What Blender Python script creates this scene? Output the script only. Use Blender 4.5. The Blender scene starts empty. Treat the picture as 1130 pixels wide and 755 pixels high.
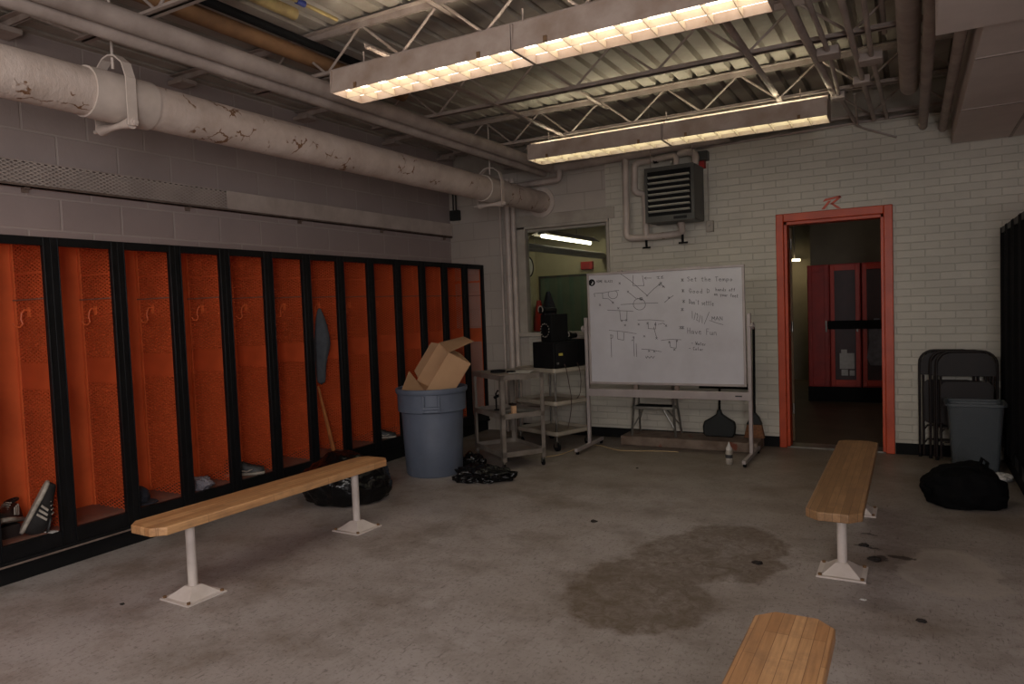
import bpy, math, random
from mathutils import Vector, Matrix, noise
# ------------------------------------------------------------------ scene, camera, light
S = bpy.context.scene
COL = S.collection
PI = math.pi
S.view_settings.view_transform = 'Standard'
S.view_settings.look = 'None'
S.view_settings.gamma = 1.0
S.view_settings.use_curve_mapping = False
S.view_settings.exposure = 0.8

def rot_rows(yaw, pitch, roll):
    cy, sy = math.cos(yaw), math.sin(yaw); cp, sp = math.cos(pitch), math.sin(pitch)
    f = Vector((sy*cp, cy*cp, sp)); r = Vector((cy, -sy, 0)); u = r.cross(f)
    cr, sr = math.cos(roll), math.sin(roll)
    return cr*r + sr*u, -sr*r + cr*u, f
RIGHT, UP, FWD = rot_rows(-.512275, -.0484919, -.0372173)
cam = bpy.data.cameras.new('camera'); co = bpy.data.objects.new('camera', cam); COL.objects.link(co)
cam.sensor_width = 36; cam.lens = 785.88/1130*36; cam.clip_start = .05
m = Matrix.Identity(4)
for i in range(3):
    m[i][0] = RIGHT[i]; m[i][1] = UP[i]; m[i][2] = -FWD[i]
m.translation = (0, 0, 1.44); co.matrix_world = m
S.camera = co

w = bpy.data.worlds.new('world'); S.world = w; w.use_nodes = True
w.node_tree.nodes['Background'].inputs[0].default_value = (.75, .8, 1, 1)
w.node_tree.nodes['Background'].inputs[1].default_value = .02

def area(name, loc, target, sx, sy, power, col):
    l = bpy.data.lights.new(name, 'AREA'); l.shape = 'RECTANGLE'; l.size = sx; l.size_y = sy
    l.energy = power; l.color = col
    o = bpy.data.objects.new(name, l); COL.objects.link(o); o.location = loc
    d = Vector(target) - Vector(loc); o.rotation_euler = d.to_track_quat('-Z', 'Y').to_euler()
    return o
LAMP = 2.5          # radiance of the fluorescent lenses
area('daylight_rear', (.98, -1.1, 1.7), (-3.2, 1.6, 1.3), 2.0, 1.5, 92, (1.0, .96, .96))
area('rear_fill', (-2.6, -.4, 2.9), (-2.7, 1.2, 0), 2.4, .5, 26, (1.0, .93, .86))  # fill light added behind the camera, not an actual fixture

# ------------------------------------------------------------------ node materials
MATS = {}
def lin(c): return tuple(((v/255)/12.92 if v/255 <= .04045 else ((v/255+.055)/1.055)**2.4) for v in c)
class NT:
    def __init__(s, name):
        s.m = bpy.data.materials.new(name); s.m.use_nodes = True; s.t = s.m.node_tree
        s.b = s.t.nodes['Principled BSDF']; s.out = s.t.nodes['Material Output']
        MATS[name] = s.m
    def n(s, typ, **kw):
        x = s.t.nodes.new(typ)
        for k, v in kw.items(): setattr(x, k, v)
        return x
    def l(s, a, b): s.t.links.new(a, b)
    def coord(s): return s.n('ShaderNodeTexCoord').outputs['Object']
    def mapping(s, v, scale=(1,1,1), loc=(0,0,0), rot=(0,0,0)):
        x = s.n('ShaderNodeMapping'); x.inputs['Scale'].default_value = scale
        x.inputs['Location'].default_value = loc; x.inputs['Rotation'].default_value = rot
        s.l(v, x.inputs[0]); return x.outputs[0]
    def noise(s, v, scale, detail=4, rough=.6, dist=0):
        x = s.n('ShaderNodeTexNoise'); x.inputs['Scale'].default_value = scale; x.inputs['Detail'].default_value = detail
        x.inputs['Roughness'].default_value = rough; x.inputs['Distortion'].default_value = dist
        if v is not None: s.l(v, x.inputs['Vector'])
        return x.outputs[0]
    def ramp(s, v, a, b, lo=0, hi=1):
        x = s.n('ShaderNodeMapRange'); x.clamp = True
        x.inputs[1].default_value = a; x.inputs[2].default_value = b; x.inputs[3].default_value = lo; x.inputs[4].default_value = hi
        s.l(v, x.inputs[0]); return x.outputs[0]
    def math(s, op, a, b=None, c=None):
        x = s.n('ShaderNodeMath', operation=op)
        for i, q in enumerate((a, b, c)):
            if q is None: continue
            if isinstance(q, (int, float)): x.inputs[i].default_value = q
            else: s.l(q, x.inputs[i])
        return x.outputs[0]
    def mix(s, f, a, b, mode='MIX'):
        x = s.n('ShaderNodeMix', data_type='RGBA', blend_type=mode)
        if isinstance(f, (int, float)): x.inputs[0].default_value = f
        else: s.l(f, x.inputs[0])
        for i, q in ((6, a), (7, b)):
            if isinstance(q, tuple): x.inputs[i].default_value = (*q, 1) if len(q) == 3 else q
            else: s.l(q, x.inputs[i])
        return x.outputs[2]
    def base(s, c):
        if isinstance(c, tuple): s.b.inputs['Base Color'].default_value = (*c, 1)
        else: s.l(c, s.b.inputs['Base Color'])
    def bump(s, h, strength=.3, dist=.01):
        x = s.n('ShaderNodeBump'); x.inputs['Strength'].default_value = strength; x.inputs['Distance'].default_value = dist
        s.l(h, x.inputs['Height']); s.l(x.outputs[0], s.b.inputs['Normal'])
    def sep(s, v):
        x = s.n('ShaderNodeSeparateXYZ'); s.l(v, x.inputs[0]); return x.outputs
    def comb(s, x_, y_, z_=0):
        x = s.n('ShaderNodeCombineXYZ')
        for i, q in enumerate((x_, y_, z_)):
            if isinstance(q, (int, float)): x.inputs[i].default_value = q
            else: s.l(q, x.inputs[i])
        return x.outputs[0]
def paint(name, c1, c2=None, scale=6, rough=.55, metal=0, bump=.1, bscale=60, chips=None, chip_t=.68, chip_s=18, spec=.5):
    t = NT(name); v = t.coord(); c1 = lin(c1); c2 = lin(c2) if c2 else tuple(x*.8 for x in c1)
    col = t.mix(t.ramp(t.noise(v, scale, 6), .35, .7), c1, c2)
    if chips:
        f = t.ramp(t.noise(t.mapping(v, loc=(3, 7, 1)), chip_s, 6, .7), chip_t, chip_t+.03)
        col = t.mix(f, col, lin(chips))
    t.base(col); t.b.inputs['Roughness'].default_value = rough; t.b.inputs['Metallic'].default_value = metal
    t.b.inputs['Specular IOR Level'].default_value = spec
    if bump: t.bump(t.noise(v, bscale, 3), bump, .004)
    return t.m
def emit(name, c, s_):
    t = NT(name); t.base((.8, .8, .8)); t.b.inputs['Emission Color'].default_value = (*c, 1); t.b.inputs['Emission Strength'].default_value = s_
    return t.m

def brickmat(name, axis, c1, c2, cm, bw, rh, mortar, bstr=.5, dirt=None, offset=.5):
    t = NT(name); v = t.coord(); x = t.sep(v)
    uv = t.comb(x[0] if axis == 'x' else x[1], x[2], 0)
    nz = t.noise(v, 9, 3)
    wob = t.n('ShaderNodeVectorMath', operation='MULTIPLY_ADD')
    cn = t.n('ShaderNodeTexNoise'); cn.inputs['Scale'].default_value = 5; t.l(v, cn.inputs[0])
    t.l(cn.outputs[1], wob.inputs[0]); wob.inputs[1].default_value = (.006, .006, 0); t.l(uv, wob.inputs[2])
    b = t.n('ShaderNodeTexBrick'); b.offset = offset; b.inputs['Scale'].default_value = 1
    b.inputs['Brick Width'].default_value = bw; b.inputs['Row Height'].default_value = rh
    b.inputs['Mortar Size'].default_value = mortar; b.inputs['Mortar Smooth'].default_value = .4; b.inputs['Bias'].default_value = 0
    b.inputs['Color1'].default_value = (*lin(c1), 1); b.inputs['Color2'].default_value = (*lin(c2), 1); b.inputs['Mortar'].default_value = (*lin(cm), 1)
    t.l(wob.outputs[0], b.inputs['Vector'])
    col = t.mix(t.ramp(t.noise(v, 2.2, 5), .35, .75, 0, .5), b.outputs[0], tuple(q*.8 for q in lin(c2)))
    t.base(col); t.b.inputs['Roughness'].default_value = .5
    h = t.math('ADD', t.math('MULTIPLY', b.outputs[1], -1.0), t.math('MULTIPLY', t.noise(v, 60, 4), .35))
    t.bump(h, bstr, .006)
    return t

WHITEP = paint('white_pipe_paint', (204, 190, 180), (176, 162, 152), 4, .5, chips=(120, 92, 72), chip_t=.74)
PLAINP = paint('dull_white_paint', (176, 162, 154), (146, 132, 124), 5, .55, chips=(105, 82, 66), chip_t=.75)
STEELP = paint('joist_paint', (168, 154, 146), (138, 122, 112), 8, .5, chips=(96, 70, 54), chip_t=.7)
DECK = paint('deck_paint', (172, 164, 154), (144, 134, 122), 3, .55, chips=(80, 66, 56), chip_t=.72)
BLACK = paint('black_paint', (20, 20, 22), (12, 12, 13), 8, .45, spec=.25, chips=(60, 55, 50), chip_t=.8)
BLACKM = paint('black_matte', (14, 14, 15), (20, 20, 21), 8, .75, spec=.2)
ORANGE = paint('orange_enamel', (226, 108, 56), (206, 94, 48), 4, .45, chips=(120, 50, 30), chip_t=.76)
ORANGEIN = paint('orange_floor_dust', (140, 88, 70), (112, 90, 80), 7, .6)
DOORO = paint('door_frame_orange', (204, 78, 38), (182, 66, 32), 5, .4, chips=(120, 40, 30), chip_t=.72)
REDD = paint('dark_red_enamel', (178, 34, 18), (140, 24, 14), 4, .4)
GREY = paint('grey_plastic', (98, 106, 122), (84, 92, 106), 3, .5, bump=.15)
CART = paint('grey_cart_metal', (150, 142, 134), (118, 108, 98), 6, .45, metal=.4, chips=(96, 66, 44), chip_t=.68, chip_s=26)
CARTW = paint('cream_cart_plastic', (176, 166, 150), (150, 140, 124), 5, .5)
CHROME = paint('worn_chrome', (150, 148, 142), (110, 104, 96), 12, .3, metal=.9)
ALU = paint('aluminium', (160, 158, 150), (120, 118, 112), 9, .35, metal=.7)
POST = paint('bench_post_white', (214, 204, 198), (196, 184, 176), 6, .45, chips=(136, 110, 84), chip_t=.72, chip_s=30)
RUST = paint('rusty_bolt', (130, 98, 66), (92, 66, 44), 30, .6)
CARD = paint('cardboard', (198, 158, 120), (184, 144, 108), 3, .8)
CARDIN = paint('cardboard_inside', (164, 128, 96), (150, 114, 84), 3, .8)
HEAT = paint('heater_grey', (74, 74, 70), (60, 60, 56), 5, .45)
LOUV = paint('louver_grey', (205, 204, 188), (180, 178, 164), 7, .4)
BROWNPIPE = paint('brown_insulation', (142, 104, 70), (112, 80, 54), 6, .7)
YELPIPE = paint('yellow_insulation', (168, 146, 96), (120, 100, 66), 9, .7)
BLUE = paint('blue_tape', (30, 50, 130), None, 9, .5)
CHAIRM = paint('brown_chair_metal', (34, 25, 23), (26, 20, 19), 8, .5, metal=.0, spec=.3)
TOWEL = paint('grey_cloth', (78, 82, 88), (62, 66, 72), 14, .9, bump=.4, bscale=200)
CAPC = paint('navy_cloth', (36, 38, 50), (26, 28, 38), 14, .9, bump=.4, bscale=200)
LGREY = paint('pale_grey_cloth', (138, 134, 142), (108, 104, 112), 14, .9, bump=.4, bscale=200)
SHOEB = paint('black_leather', (38, 36, 36), (26, 24, 24), 20, .5, bump=.3, bscale=120)
SHOEW = paint('shoe_white', (176, 168, 156), (130, 122, 112), 26, .6)
WOODST = paint('stick_wood', (186, 116, 62), (150, 88, 48), 8, .6)
PAPER = paint('white_paper', (206, 202, 198), (184, 180, 176), 20, .8)
CREAMW = paint('cream_room_wall', (186, 176, 142), (170, 160, 126), 2, .7)
CHALK = paint('green_chalkboard', (82, 98, 82), (98, 110, 92), 3, .7)
REDS = paint('red_plastic', (180, 40, 34), (150, 30, 26), 3, .5)
GREENB = paint('dark_green_plastic', (24, 28, 26), (18, 21, 20), 5, .6, bump=.2)
STRAW = paint('broom_straw', (140, 96, 66), (100, 66, 44), 40, .9, bump=.8, bscale=150)
CORRF = paint('corridor_floor', (92, 78, 62), (76, 64, 50), 3, .5)
CORRW = paint('corridor_wall', (120, 112, 96), (104, 96, 80), 2, .7)
SLAB = paint('slab_concrete', (134, 118, 104), (98, 80, 66), 6, .8, bump=.5, bscale=30, chips=(116, 60, 40), chip_t=.6, chip_s=9)
FRAMEW = paint('window_frame_paint', (176, 168, 156), (156, 146, 134), 5, .5)
CORDM = paint('tan_cord', (176, 152, 116), (160, 136, 100), 8, .6)
INK = paint('marker_ink', (44, 42, 46), (60, 58, 62), 30, .6)
SOFF = paint('soffit_board', (222, 210, 204), (206, 194, 188), 2, .7)
GRIME = paint('brown_rail', (128, 112, 102), (96, 78, 68), 9, .7)
WBFRAME = paint('whiteboard_frame', (176, 166, 164), (158, 148, 146), 5, .4, metal=.2)
DEBR = paint('dark_dirt', (46, 38, 34), (30, 26, 24), 40, .9)
LABELY = paint('yellow_label', (190, 176, 80), None, 9, .5)
WIRE = paint('wire_brown', (70, 52, 44), None, 9, .6)
STRAP = paint('black_tape', (18, 18, 22), (30, 30, 34), 12, .5)

def bagmat():
    t = NT('black_bag_plastic'); v = t.coord()
    t.base((.003, .003, .0035)); t.b.inputs['Roughness'].default_value = .22; t.b.inputs['Specular IOR Level'].default_value = .35
    t.bump(t.noise(t.mapping(v, scale=(1, 1, .4)), 9, 3, .45, 2.5), .55, .03); return t.m
BAG = bagmat()
t = NT('black_canvas'); t.base((.004, .004, .0045)); t.b.inputs['Roughness'].default_value = .85; t.b.inputs['Specular IOR Level'].default_value = .1; t.bump(t.noise(t.coord(), 220, 2), .3, .004); CANVAS = t.m
t = NT('whiteboard_surface'); v = t.coord(); t.base(t.mix(t.ramp(t.noise(v, 2.5, 5), .4, .75), lin((200, 198, 204)), lin((186, 183, 188)))); t.b.inputs['Roughness'].default_value = .3; WB = t.m
t = NT('frosted_bin'); t.base(lin((92, 98, 102))); t.b.inputs['Roughness'].default_value = .35; t.b.inputs['Alpha'].default_value = .62; TOTE = t.m
t = NT('window_glass')
g = t.n('ShaderNodeBsdfGlossy'); g.inputs[1].default_value = .03; tr = t.n('ShaderNodeBsdfTransparent'); tr.inputs[0].default_value = (.93, .95, .92, 1)
mx = t.n('ShaderNodeMixShader'); mx.inputs[0].default_value = .03; t.l(tr.outputs[0], mx.inputs[1]); t.l(g.outputs[0], mx.inputs[2]); t.l(mx.outputs[0], t.out.inputs[0]); GLASS = t.m

# expanded-metal sheets: real see-through diamonds; u along the sheet, z up
def perforated(name, axis, col, pu, pz, hole, bands=()):
    t = NT(name); v = t.coord(); x = t.sep(v); u = x[0] if axis == 'x' else x[1]
    a = t.math('DIVIDE', u, pu); b = t.math('DIVIDE', x[2], pz)
    s1 = t.math('ABSOLUTE', t.math('SUBTRACT', t.math('FRACT', t.math('ADD', a, b)), .5))
    s2 = t.math('ABSOLUTE', t.math('SUBTRACT', t.math('FRACT', t.math('SUBTRACT', a, b)), .5))
    h = t.math('MULTIPLY', t.math('LESS_THAN', s1, hole), t.math('LESS_THAN', s2, hole))
    for lo, hi in bands:
        inb = t.math('MULTIPLY', t.math('GREATER_THAN', x[2], lo), t.math('LESS_THAN', x[2], hi))
        h = t.math('MULTIPLY', h, t.math('SUBTRACT', 1, inb))
    alpha = t.math('SUBTRACT', 1, h)
    t.base(t.mix(t.ramp(t.noise(v, 4, 5), .35, .7), lin(col), tuple(q*.78 for q in lin(col))))
    t.l(alpha, t.b.inputs['Alpha']); t.b.inputs['Roughness'].default_value = .5
    return t.m
PERF = perforated('orange_expanded_metal', 'x', (204, 86, 44), .050, .023, .34, ((.92, 1.08), (1.62, 1.632)))  # orange darkened: shade of the side panels painted into their colour
PERF2 = perforated('maroon_expanded_metal', 'x', (96, 18, 16), .044, .022, .30, ((.92, 1.08),))
PERFG = perforated('grey_expanded_metal', 'y', (190, 176, 166), .044, .024, .34)

def benchwood(name, c1, c2, c3, dirt):
    t = NT(name); v = t.coord(); x = t.sep(v)
    b = t.n('ShaderNodeTexBrick'); b.offset = .37; b.offset_frequency = 3
    b.inputs['Scale'].default_value = 1; b.inputs['Brick Width'].default_value = .42; b.inputs['Row Height'].default_value = .034
    b.inputs['Mortar Size'].default_value = .0012; b.inputs['Mortar Smooth'].default_value = .3
    b.inputs['Color1'].default_value = (*lin(c1), 1); b.inputs['Color2'].default_value = (*lin(c2), 1); b.inputs['Mortar'].default_value = (*lin(c3), 1)
    t.l(t.comb(x[1], x[0], 0), b.inputs[0])
    g = t.noise(t.mapping(v, scale=(60, 3, 60)), 1.5, 5, .6)
    col = t.mix(t.ramp(g, .35, .75, 0, .55), b.outputs[0], lin(c3))
    col = t.mix(t.ramp(t.noise(v, 7, 6, .7), .5, .75, 0, dirt), col, lin((120, 92, 72)))
    t.base(col); t.b.inputs['Roughness'].default_value = .42
    t.bump(g, .15, .003); return t.m
WOOD = benchwood('bench_butcher_block', (210, 162, 114), (178, 128, 84), (134, 94, 60), .5)
WOODD = benchwood('bench_worn_block', (166, 128, 90), (142, 108, 74), (102, 76, 52), .8)

def floormat():
    t = NT('floor_paint'); v = t.coord(); x = t.sep(v)
    base = t.mix(t.ramp(t.noise(v, 1.1, 6), .35, .7), lin((168, 160, 157)), lin((146, 136, 130)))
    # browner towards the whiteboard, with patchy dirt over the whole floor
    far = t.ramp(t.math('ADD', x[1], t.math('MULTIPLY', t.noise(v, 1.6, 4), 1.6)), 4.9, 7.6, 0, .6)
    base = t.mix(far, base, lin((96, 84, 62)))
    base = t.mix(t.ramp(t.noise(t.mapping(v, loc=(9, 2, 0)), 2.3, 7, .7), .46, .66, 0, .6), base, lin((104, 90, 76)))
    fine = t.ramp(t.noise(v, 42, 7, .8), .54, .64, 0, .7)
    base = t.mix(fine, base, lin((86, 74, 66)))
    scr = t.ramp(t.noise(t.mapping(v, scale=(8, 1.5, 1), rot=(0, 0, .5)), 9, 5, .7), .58, .66, 0, .55)
    base = t.mix(scr, base, lin((78, 66, 60)))
    def union(ells, k):
        nz = t.n('ShaderNodeTexNoise'); nz.inputs['Scale'].default_value = 5; nz.inputs['Detail'].default_value = 6; nz.inputs['Roughness'].default_value = .65; t.l(v, nz.inputs[0])
        wv = t.n('ShaderNodeVectorMath', operation='MULTIPLY_ADD'); t.l(nz.outputs[1], wv.inputs[0]); wv.inputs[1].default_value = (k, k, 0); t.l(v, wv.inputs[2])
        q = t.sep(wv.outputs[0]); acc = None
        for cx, cy, rx, ry in ells:
            dx = t.math('DIVIDE', t.math('SUBTRACT', q[0], cx+k/2), rx); dy = t.math('DIVIDE', t.math('SUBTRACT', q[1], cy+k/2), ry)
            d = t.math('ADD', t.math('MULTIPLY', dx, dx), t.math('MULTIPLY', dy, dy))
            acc = d if acc is None else t.math('MINIMUM', acc, d)
        return acc
    st = union(((-1.17, 3.25, .36, .36), (-1.33, 3.5, .25, .25), (-1.12, 3.9, .30, .45), (-.95, 4.15, .33, .42), (-.78, 3.95, .18, .28)), .28)
    stain = t.math('MULTIPLY', t.ramp(st, 1.15, .85), t.ramp(t.noise(v, 13, 8, .8, 1.2), .36, .66, 1, .3))
    base = t.mix(t.math('MULTIPLY', stain, .9), base, lin((84, 66, 46)))
    wr = union(((.17, 4.2, .2, .34), (.10, 4.1, .16, .12), (.27, 4.05, .12, .14)), .3)
    ring = t.math('MULTIPLY', t.ramp(wr, 1.2, .8), t.ramp(wr, .2, 1.0, .3, .9))
    base = t.mix(ring, base, lin((172, 162, 154)))
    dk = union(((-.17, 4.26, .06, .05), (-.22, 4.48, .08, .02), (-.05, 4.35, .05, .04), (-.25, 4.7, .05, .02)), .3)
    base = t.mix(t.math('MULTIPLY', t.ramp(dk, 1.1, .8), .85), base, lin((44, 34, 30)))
    t.base(base); t.l(t.ramp(t.noise(v, 3, 4), .3, .7, .38, .6), t.b.inputs['Roughness'])
    t.bump(t.noise(v, 25, 6), .12, .004); return t.m
FLOOR = floormat()

def pipemat():
    t = NT('peeling_pipe_wrap'); v = t.coord()
    col = t.mix(t.ramp(t.noise(v, 5, 6), .35, .7), lin((206, 190, 180)), lin((178, 160, 148)))
    vo = t.n('ShaderNodeTexVoronoi', feature='DISTANCE_TO_EDGE'); vo.inputs['Scale'].default_value = 6
    wv = t.n('ShaderNodeVectorMath', operation='MULTIPLY_ADD'); nz = t.n('ShaderNodeTexNoise'); nz.inputs['Scale'].default_value = 9; nz.inputs['Detail'].default_value = 5; t.l(v, nz.inputs[0])
    t.l(nz.outputs[1], wv.inputs[0]); wv.inputs[1].default_value = (.18, .18, .18); t.l(v, wv.inputs[2]); t.l(wv.outputs[0], vo.inputs[0])
    crack = t.math('MULTIPLY', t.math('LESS_THAN', vo.outputs[0], .028), t.ramp(t.noise(t.mapping(v, loc=(5, 5, 5)), 5, 3), .54, .58))
    col = t.mix(crack, col, lin((122, 88, 62))); t.base(col); t.b.inputs['Roughness'].default_value = .6
    t.bump(t.math('ADD', t.noise(t.mapping(v, scale=(1, 2, 1)), 14, 5, .7), t.math('MULTIPLY', crack, -.5)), .45, .012); return t.m
PIPEM = pipemat()

# ------------------------------------------------------------------ mesh helpers
class MB:
    def __init__(s): s.v = []; s.f = []
    def add(s, vs, fs):
        k = len(s.v); s.v += [tuple(p) for p in vs]; s.f += [tuple(i+k for i in f) for f in fs]; return s
    def box(s, x0, y0, z0, x1, y1, z1, R=None, o=(0, 0, 0)):
        if x0 > x1: x0, x1 = x1, x0
        if y0 > y1: y0, y1 = y1, y0
        if z0 > z1: z0, z1 = z1, z0
        vs = [Vector((x, y, z)) for x in (x0, x1) for y in (y0, y1) for z in (z0, z1)]
        if R is not None: vs = [R @ p + Vector(o) for p in vs]
        return s.add(vs, [(0,1,3,2),(4,6,7,5),(0,4,5,1),(2,3,7,6),(0,2,6,4),(1,5,7,3)])
    def frame(s, p, d):
        d = Vector(d).normalized(); a = Vector((0, 0, 1)) if abs(d.z) < .9 else Vector((1, 0, 0))
        u = d.cross(a).normalized(); return u, d.cross(u).normalized()
    def cyl(s, p0, p1, r, n=16, r2=None, cap=True):
        p0, p1 = Vector(p0), Vector(p1); r2 = r if r2 is None else r2; u, w_ = s.frame(p0, p1-p0)
        vs = []
        for p, q in ((p0, r), (p1, r2)):
            vs += [p + (u*math.cos(2*PI*i/n) + w_*math.sin(2*PI*i/n))*q for i in range(n)]
        fs = [(i, (i+1) % n, n+(i+1) % n, n+i) for i in range(n)]
        if cap: fs += [tuple(range(n-1, -1, -1)), tuple(range(n, 2*n))]
        return s.add(vs, fs)
    def tube(s, pts, r, n=10, closed=False, rs=None):
        pts = [Vector(p) for p in pts]; N = len(pts); vs = []; u = None
        for i, p in enumerate(pts):
            a = pts[(i-1) % N] if (closed or i > 0) else p; b = pts[(i+1) % N] if (closed or i < N-1) else p
            d = (b-a).normalized()
            if u is None: u, w_ = s.frame(p, d)
            else:
                u = (u - d*u.dot(d)).normalized(); w_ = d.cross(u)
            q = rs[i] if rs else r
            vs += [p + (u*math.cos(2*PI*k/n) + w_*math.sin(2*PI*k/n))*q for k in range(n)]
        fs = []
        for i in range(N if closed else N-1):
            j = (i+1) % N
            fs += [(i*n+k, i*n+(k+1) % n, j*n+(k+1) % n, j*n+k) for k in range(n)]
        if not closed: fs += [tuple(range(n-1, -1, -1)), tuple((N-1)*n+k for k in range(n))]
        return s.add(vs, fs)
    def lathe(s, prof, c=(0, 0, 0), n=32, cap=True):
        vs = []
        for r, z in prof: vs += [(c[0]+r*math.cos(2*PI*k/n), c[1]+r*math.sin(2*PI*k/n), c[2]+z) for k in range(n)]
        fs = []
        for i in range(len(prof)-1): fs += [(i*n+k, i*n+(k+1) % n, (i+1)*n+(k+1) % n, (i+1)*n+k) for k in range(n)]
        if cap: fs += [tuple(range(n-1, -1, -1)), tuple((len(prof)-1)*n+k for k in range(n))]
        return s.add(vs, fs)
    def prism(s, poly, a, b):          # poly: list of 3-D points, extruded by vector a->b
        n = len(poly); d = Vector(b)-Vector(a)
        vs = [Vector(p)+Vector(a) for p in poly]; vs += [p+d for p in vs]
        return s.add(vs, [tuple(range(n-1, -1, -1)), tuple(range(n, 2*n))] + [(i, (i+1) % n, n+(i+1) % n, n+i) for i in range(n)])
    def xf(s, M): s.v = [tuple(M @ Vector(p)) for p in s.v]; return s

def smooth_path(pts, r=.06, k=5):
    """round the corners of a polyline"""
    pts = [Vector(p) for p in pts]; out = [pts[0]]
    for i in range(1, len(pts)-1):
        a, b, c = pts[i-1], pts[i], pts[i+1]
        q = min(r, (b-a).length*.45, (c-b).length*.45)
        p0 = b+(a-b).normalized()*q; p1 = b+(c-b).normalized()*q
        for j in range(k+1):
            t_ = j/k; out.append(p0*(1-t_)**2 + b*2*t_*(1-t_) + p1*t_*t_)
    out.append(pts[-1]); return out

def obj(name, mb, mat, parent=None, world=False, smooth=True, bevel=0, loc=None, label=None, subsurf=0):
    me = bpy.data.meshes.new(name); vs = mb.v
    if world and parent is not None:
        o0 = root_loc(parent); vs = [(x-o0[0], y-o0[1], z-o0[2]) for x, y, z in vs]
    me.from_pydata(vs, [], mb.f); me.update()
    import bmesh
    b = bmesh.new(); b.from_mesh(me); bmesh.ops.recalc_face_normals(b, faces=b.faces); b.to_mesh(me); b.free()
    if smooth:
        for p in me.polygons: p.use_smooth = True
        me.set_sharp_from_angle(angle=math.radians(38))
    me.materials.append(mat)
    o = bpy.data.objects.new(name, me); COL.objects.link(o)
    if parent is not None: o.parent = parent
    if loc: o.location = loc
    if bevel:
        md = o.modifiers.new('bevel', 'BEVEL'); md.width = bevel; md.segments = 2; md.limit_method = 'ANGLE'; md.angle_limit = math.radians(40)
    if subsurf:
        md = o.modifiers.new('sub', 'SUBSURF'); md.levels = subsurf; md.render_levels = subsurf
    if label: o['label'] = label
    return o
def root_loc(o):
    v = Vector((0, 0, 0))
    while o is not None: v += o.location; o = o.parent
    return v
def tag(o, label, cat, group=None):
    o['label'] = label; o['category'] = cat
    if group: o['group'] = group
    return o
def thing(name, label, cat, loc=(0, 0, 0), rz=0, group=None):
    o = bpy.data.objects.new(name, None); COL.objects.link(o); o.location = loc; o.rotation_euler = (0, 0, rz)
    o.empty_display_size = .1
    return tag(o, label, cat, group)
def struct(name, mb, mat, label=None, parent=None, **k):
    o = obj(name, mb, mat, parent, **k)
    if parent is None: o['kind'] = 'structure'
    if label: o['label'] = label
    return o
def dup(root, loc=None, rz=None, label=None, group=None):
    r = root.copy(); COL.objects.link(r)
    if loc is not None: r.location = loc
    if rz is not None: r.rotation_euler = (0, 0, rz)
    if label: r['label'] = label
    if group: r['group'] = group
    for ch in [c for c in bpy.data.objects if c.parent == root]:
        c = ch.copy(); COL.objects.link(c); c.parent = r
        for g_ in [q for q in bpy.data.objects if q.parent == ch]:
            d = g_.copy(); COL.objects.link(d); d.parent = c
    return r

# ------------------------------------------------------------------ the room
XL, XR, YB, YR = -4.84, 1.10, 7.196, -3.0
ZD = 3.28      # underside of the roof deck
struct('floor', MB().box(XL-.3, YR-.2, -.1, XR+.3, YB+.12, 0), FLOOR, 'grey painted concrete floor with brown stain')
bl = brickmat('left_block', 'y', (168, 154, 150), (160, 146, 142), (176, 164, 158), .41, .205, .008, .5).m
struct('wall_left', MB().box(XL-.25, YR-.2, 0, XL, YB+.25, ZD+.15), bl, 'painted concrete block wall behind the lockers')
# back wall, block part and brick part, with openings for window and door
WX0, WX1, WZ0, WZ1 = -3.815, -2.837, 1.15, 2.315
DX0, DX1, DZ = -1.09, -.165, 2.17
bt = brickmat('back_brick', 'x', (204, 198, 184), (194, 188, 174), (190, 184, 171), .222, .0672, .004, .8, offset=.5)
bb = brickmat('back_block', 'x', (184, 174, 164), (176, 166, 156), (164, 154, 144), .41, .205, .006, .4).m
ZT = 2.97
mb = MB()
mb.box(XL, YB, 0, WX0-.004, YB+.06, ZT)
mb.box(WX0-.004, YB, WZ1+.004, WX1, YB+.06, ZT)
wbk = struct('wall_back', mb, bb, 'painted block and brick wall with window and doorway')
mb = MB()
mb.box(WX0-.004, YB, 0, WX1, YB+.06, WZ0)
mb.box(WX1, YB, 0, DX0, YB+.2, ZT); mb.box(DX0, YB, DZ, DX1, YB+.2, ZT); mb.box(DX1, YB, 0, XR, YB+.2, ZT)
obj('brickwork', mb, bt.m, wbk)
struct('wall_above', MB().box(XL, YB+.12, ZT, XR, YB+.3, ZD+.15), DECK, 'recessed strip of wall above the brickwork')
struct('wall_right', MB().box(XR, YR-.2, 0, XR+.2, YB+.2, ZD+.15), bl, 'painted block wall on the right')
struct('wall_rear', MB().box(XL, YR-.2, 0, XR, YR, ZD+.15), bl, 'painted block wall behind the camera')
# corrugated deck, ribs running front to back
mb = MB(); prof = []; x = XL-.2
while x < XR+.2:
    prof += [(x, ZD), (x+.105, ZD), (x+.118, ZD+.045), (x+.14, ZD+.045), (x+.153, ZD)]; x += .1531
n = len(prof); vs = [(a, YR-.2, z) for a, z in prof] + [(a, YB+.28, z) for a, z in prof]
mb.add(vs, [(i, i+1, n+i+1, n+i) for i in range(n-1)])
mb.box(XL-.2, YR-.2, ZD+.06, XR+.2, YB+.28, ZD+.1)
struct('ceiling', mb, DECK, 'corrugated metal roof deck', smooth=False)
mb = MB(); mb.box(-3.93, YB-.012, 0, DX0-.03, YB, .1); mb.box(DX1+.03, YB-.012, 0, .64, YB, .1)
struct('baseboard_back', mb, BLACKM, 'black baseboard along the back wall')

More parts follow.
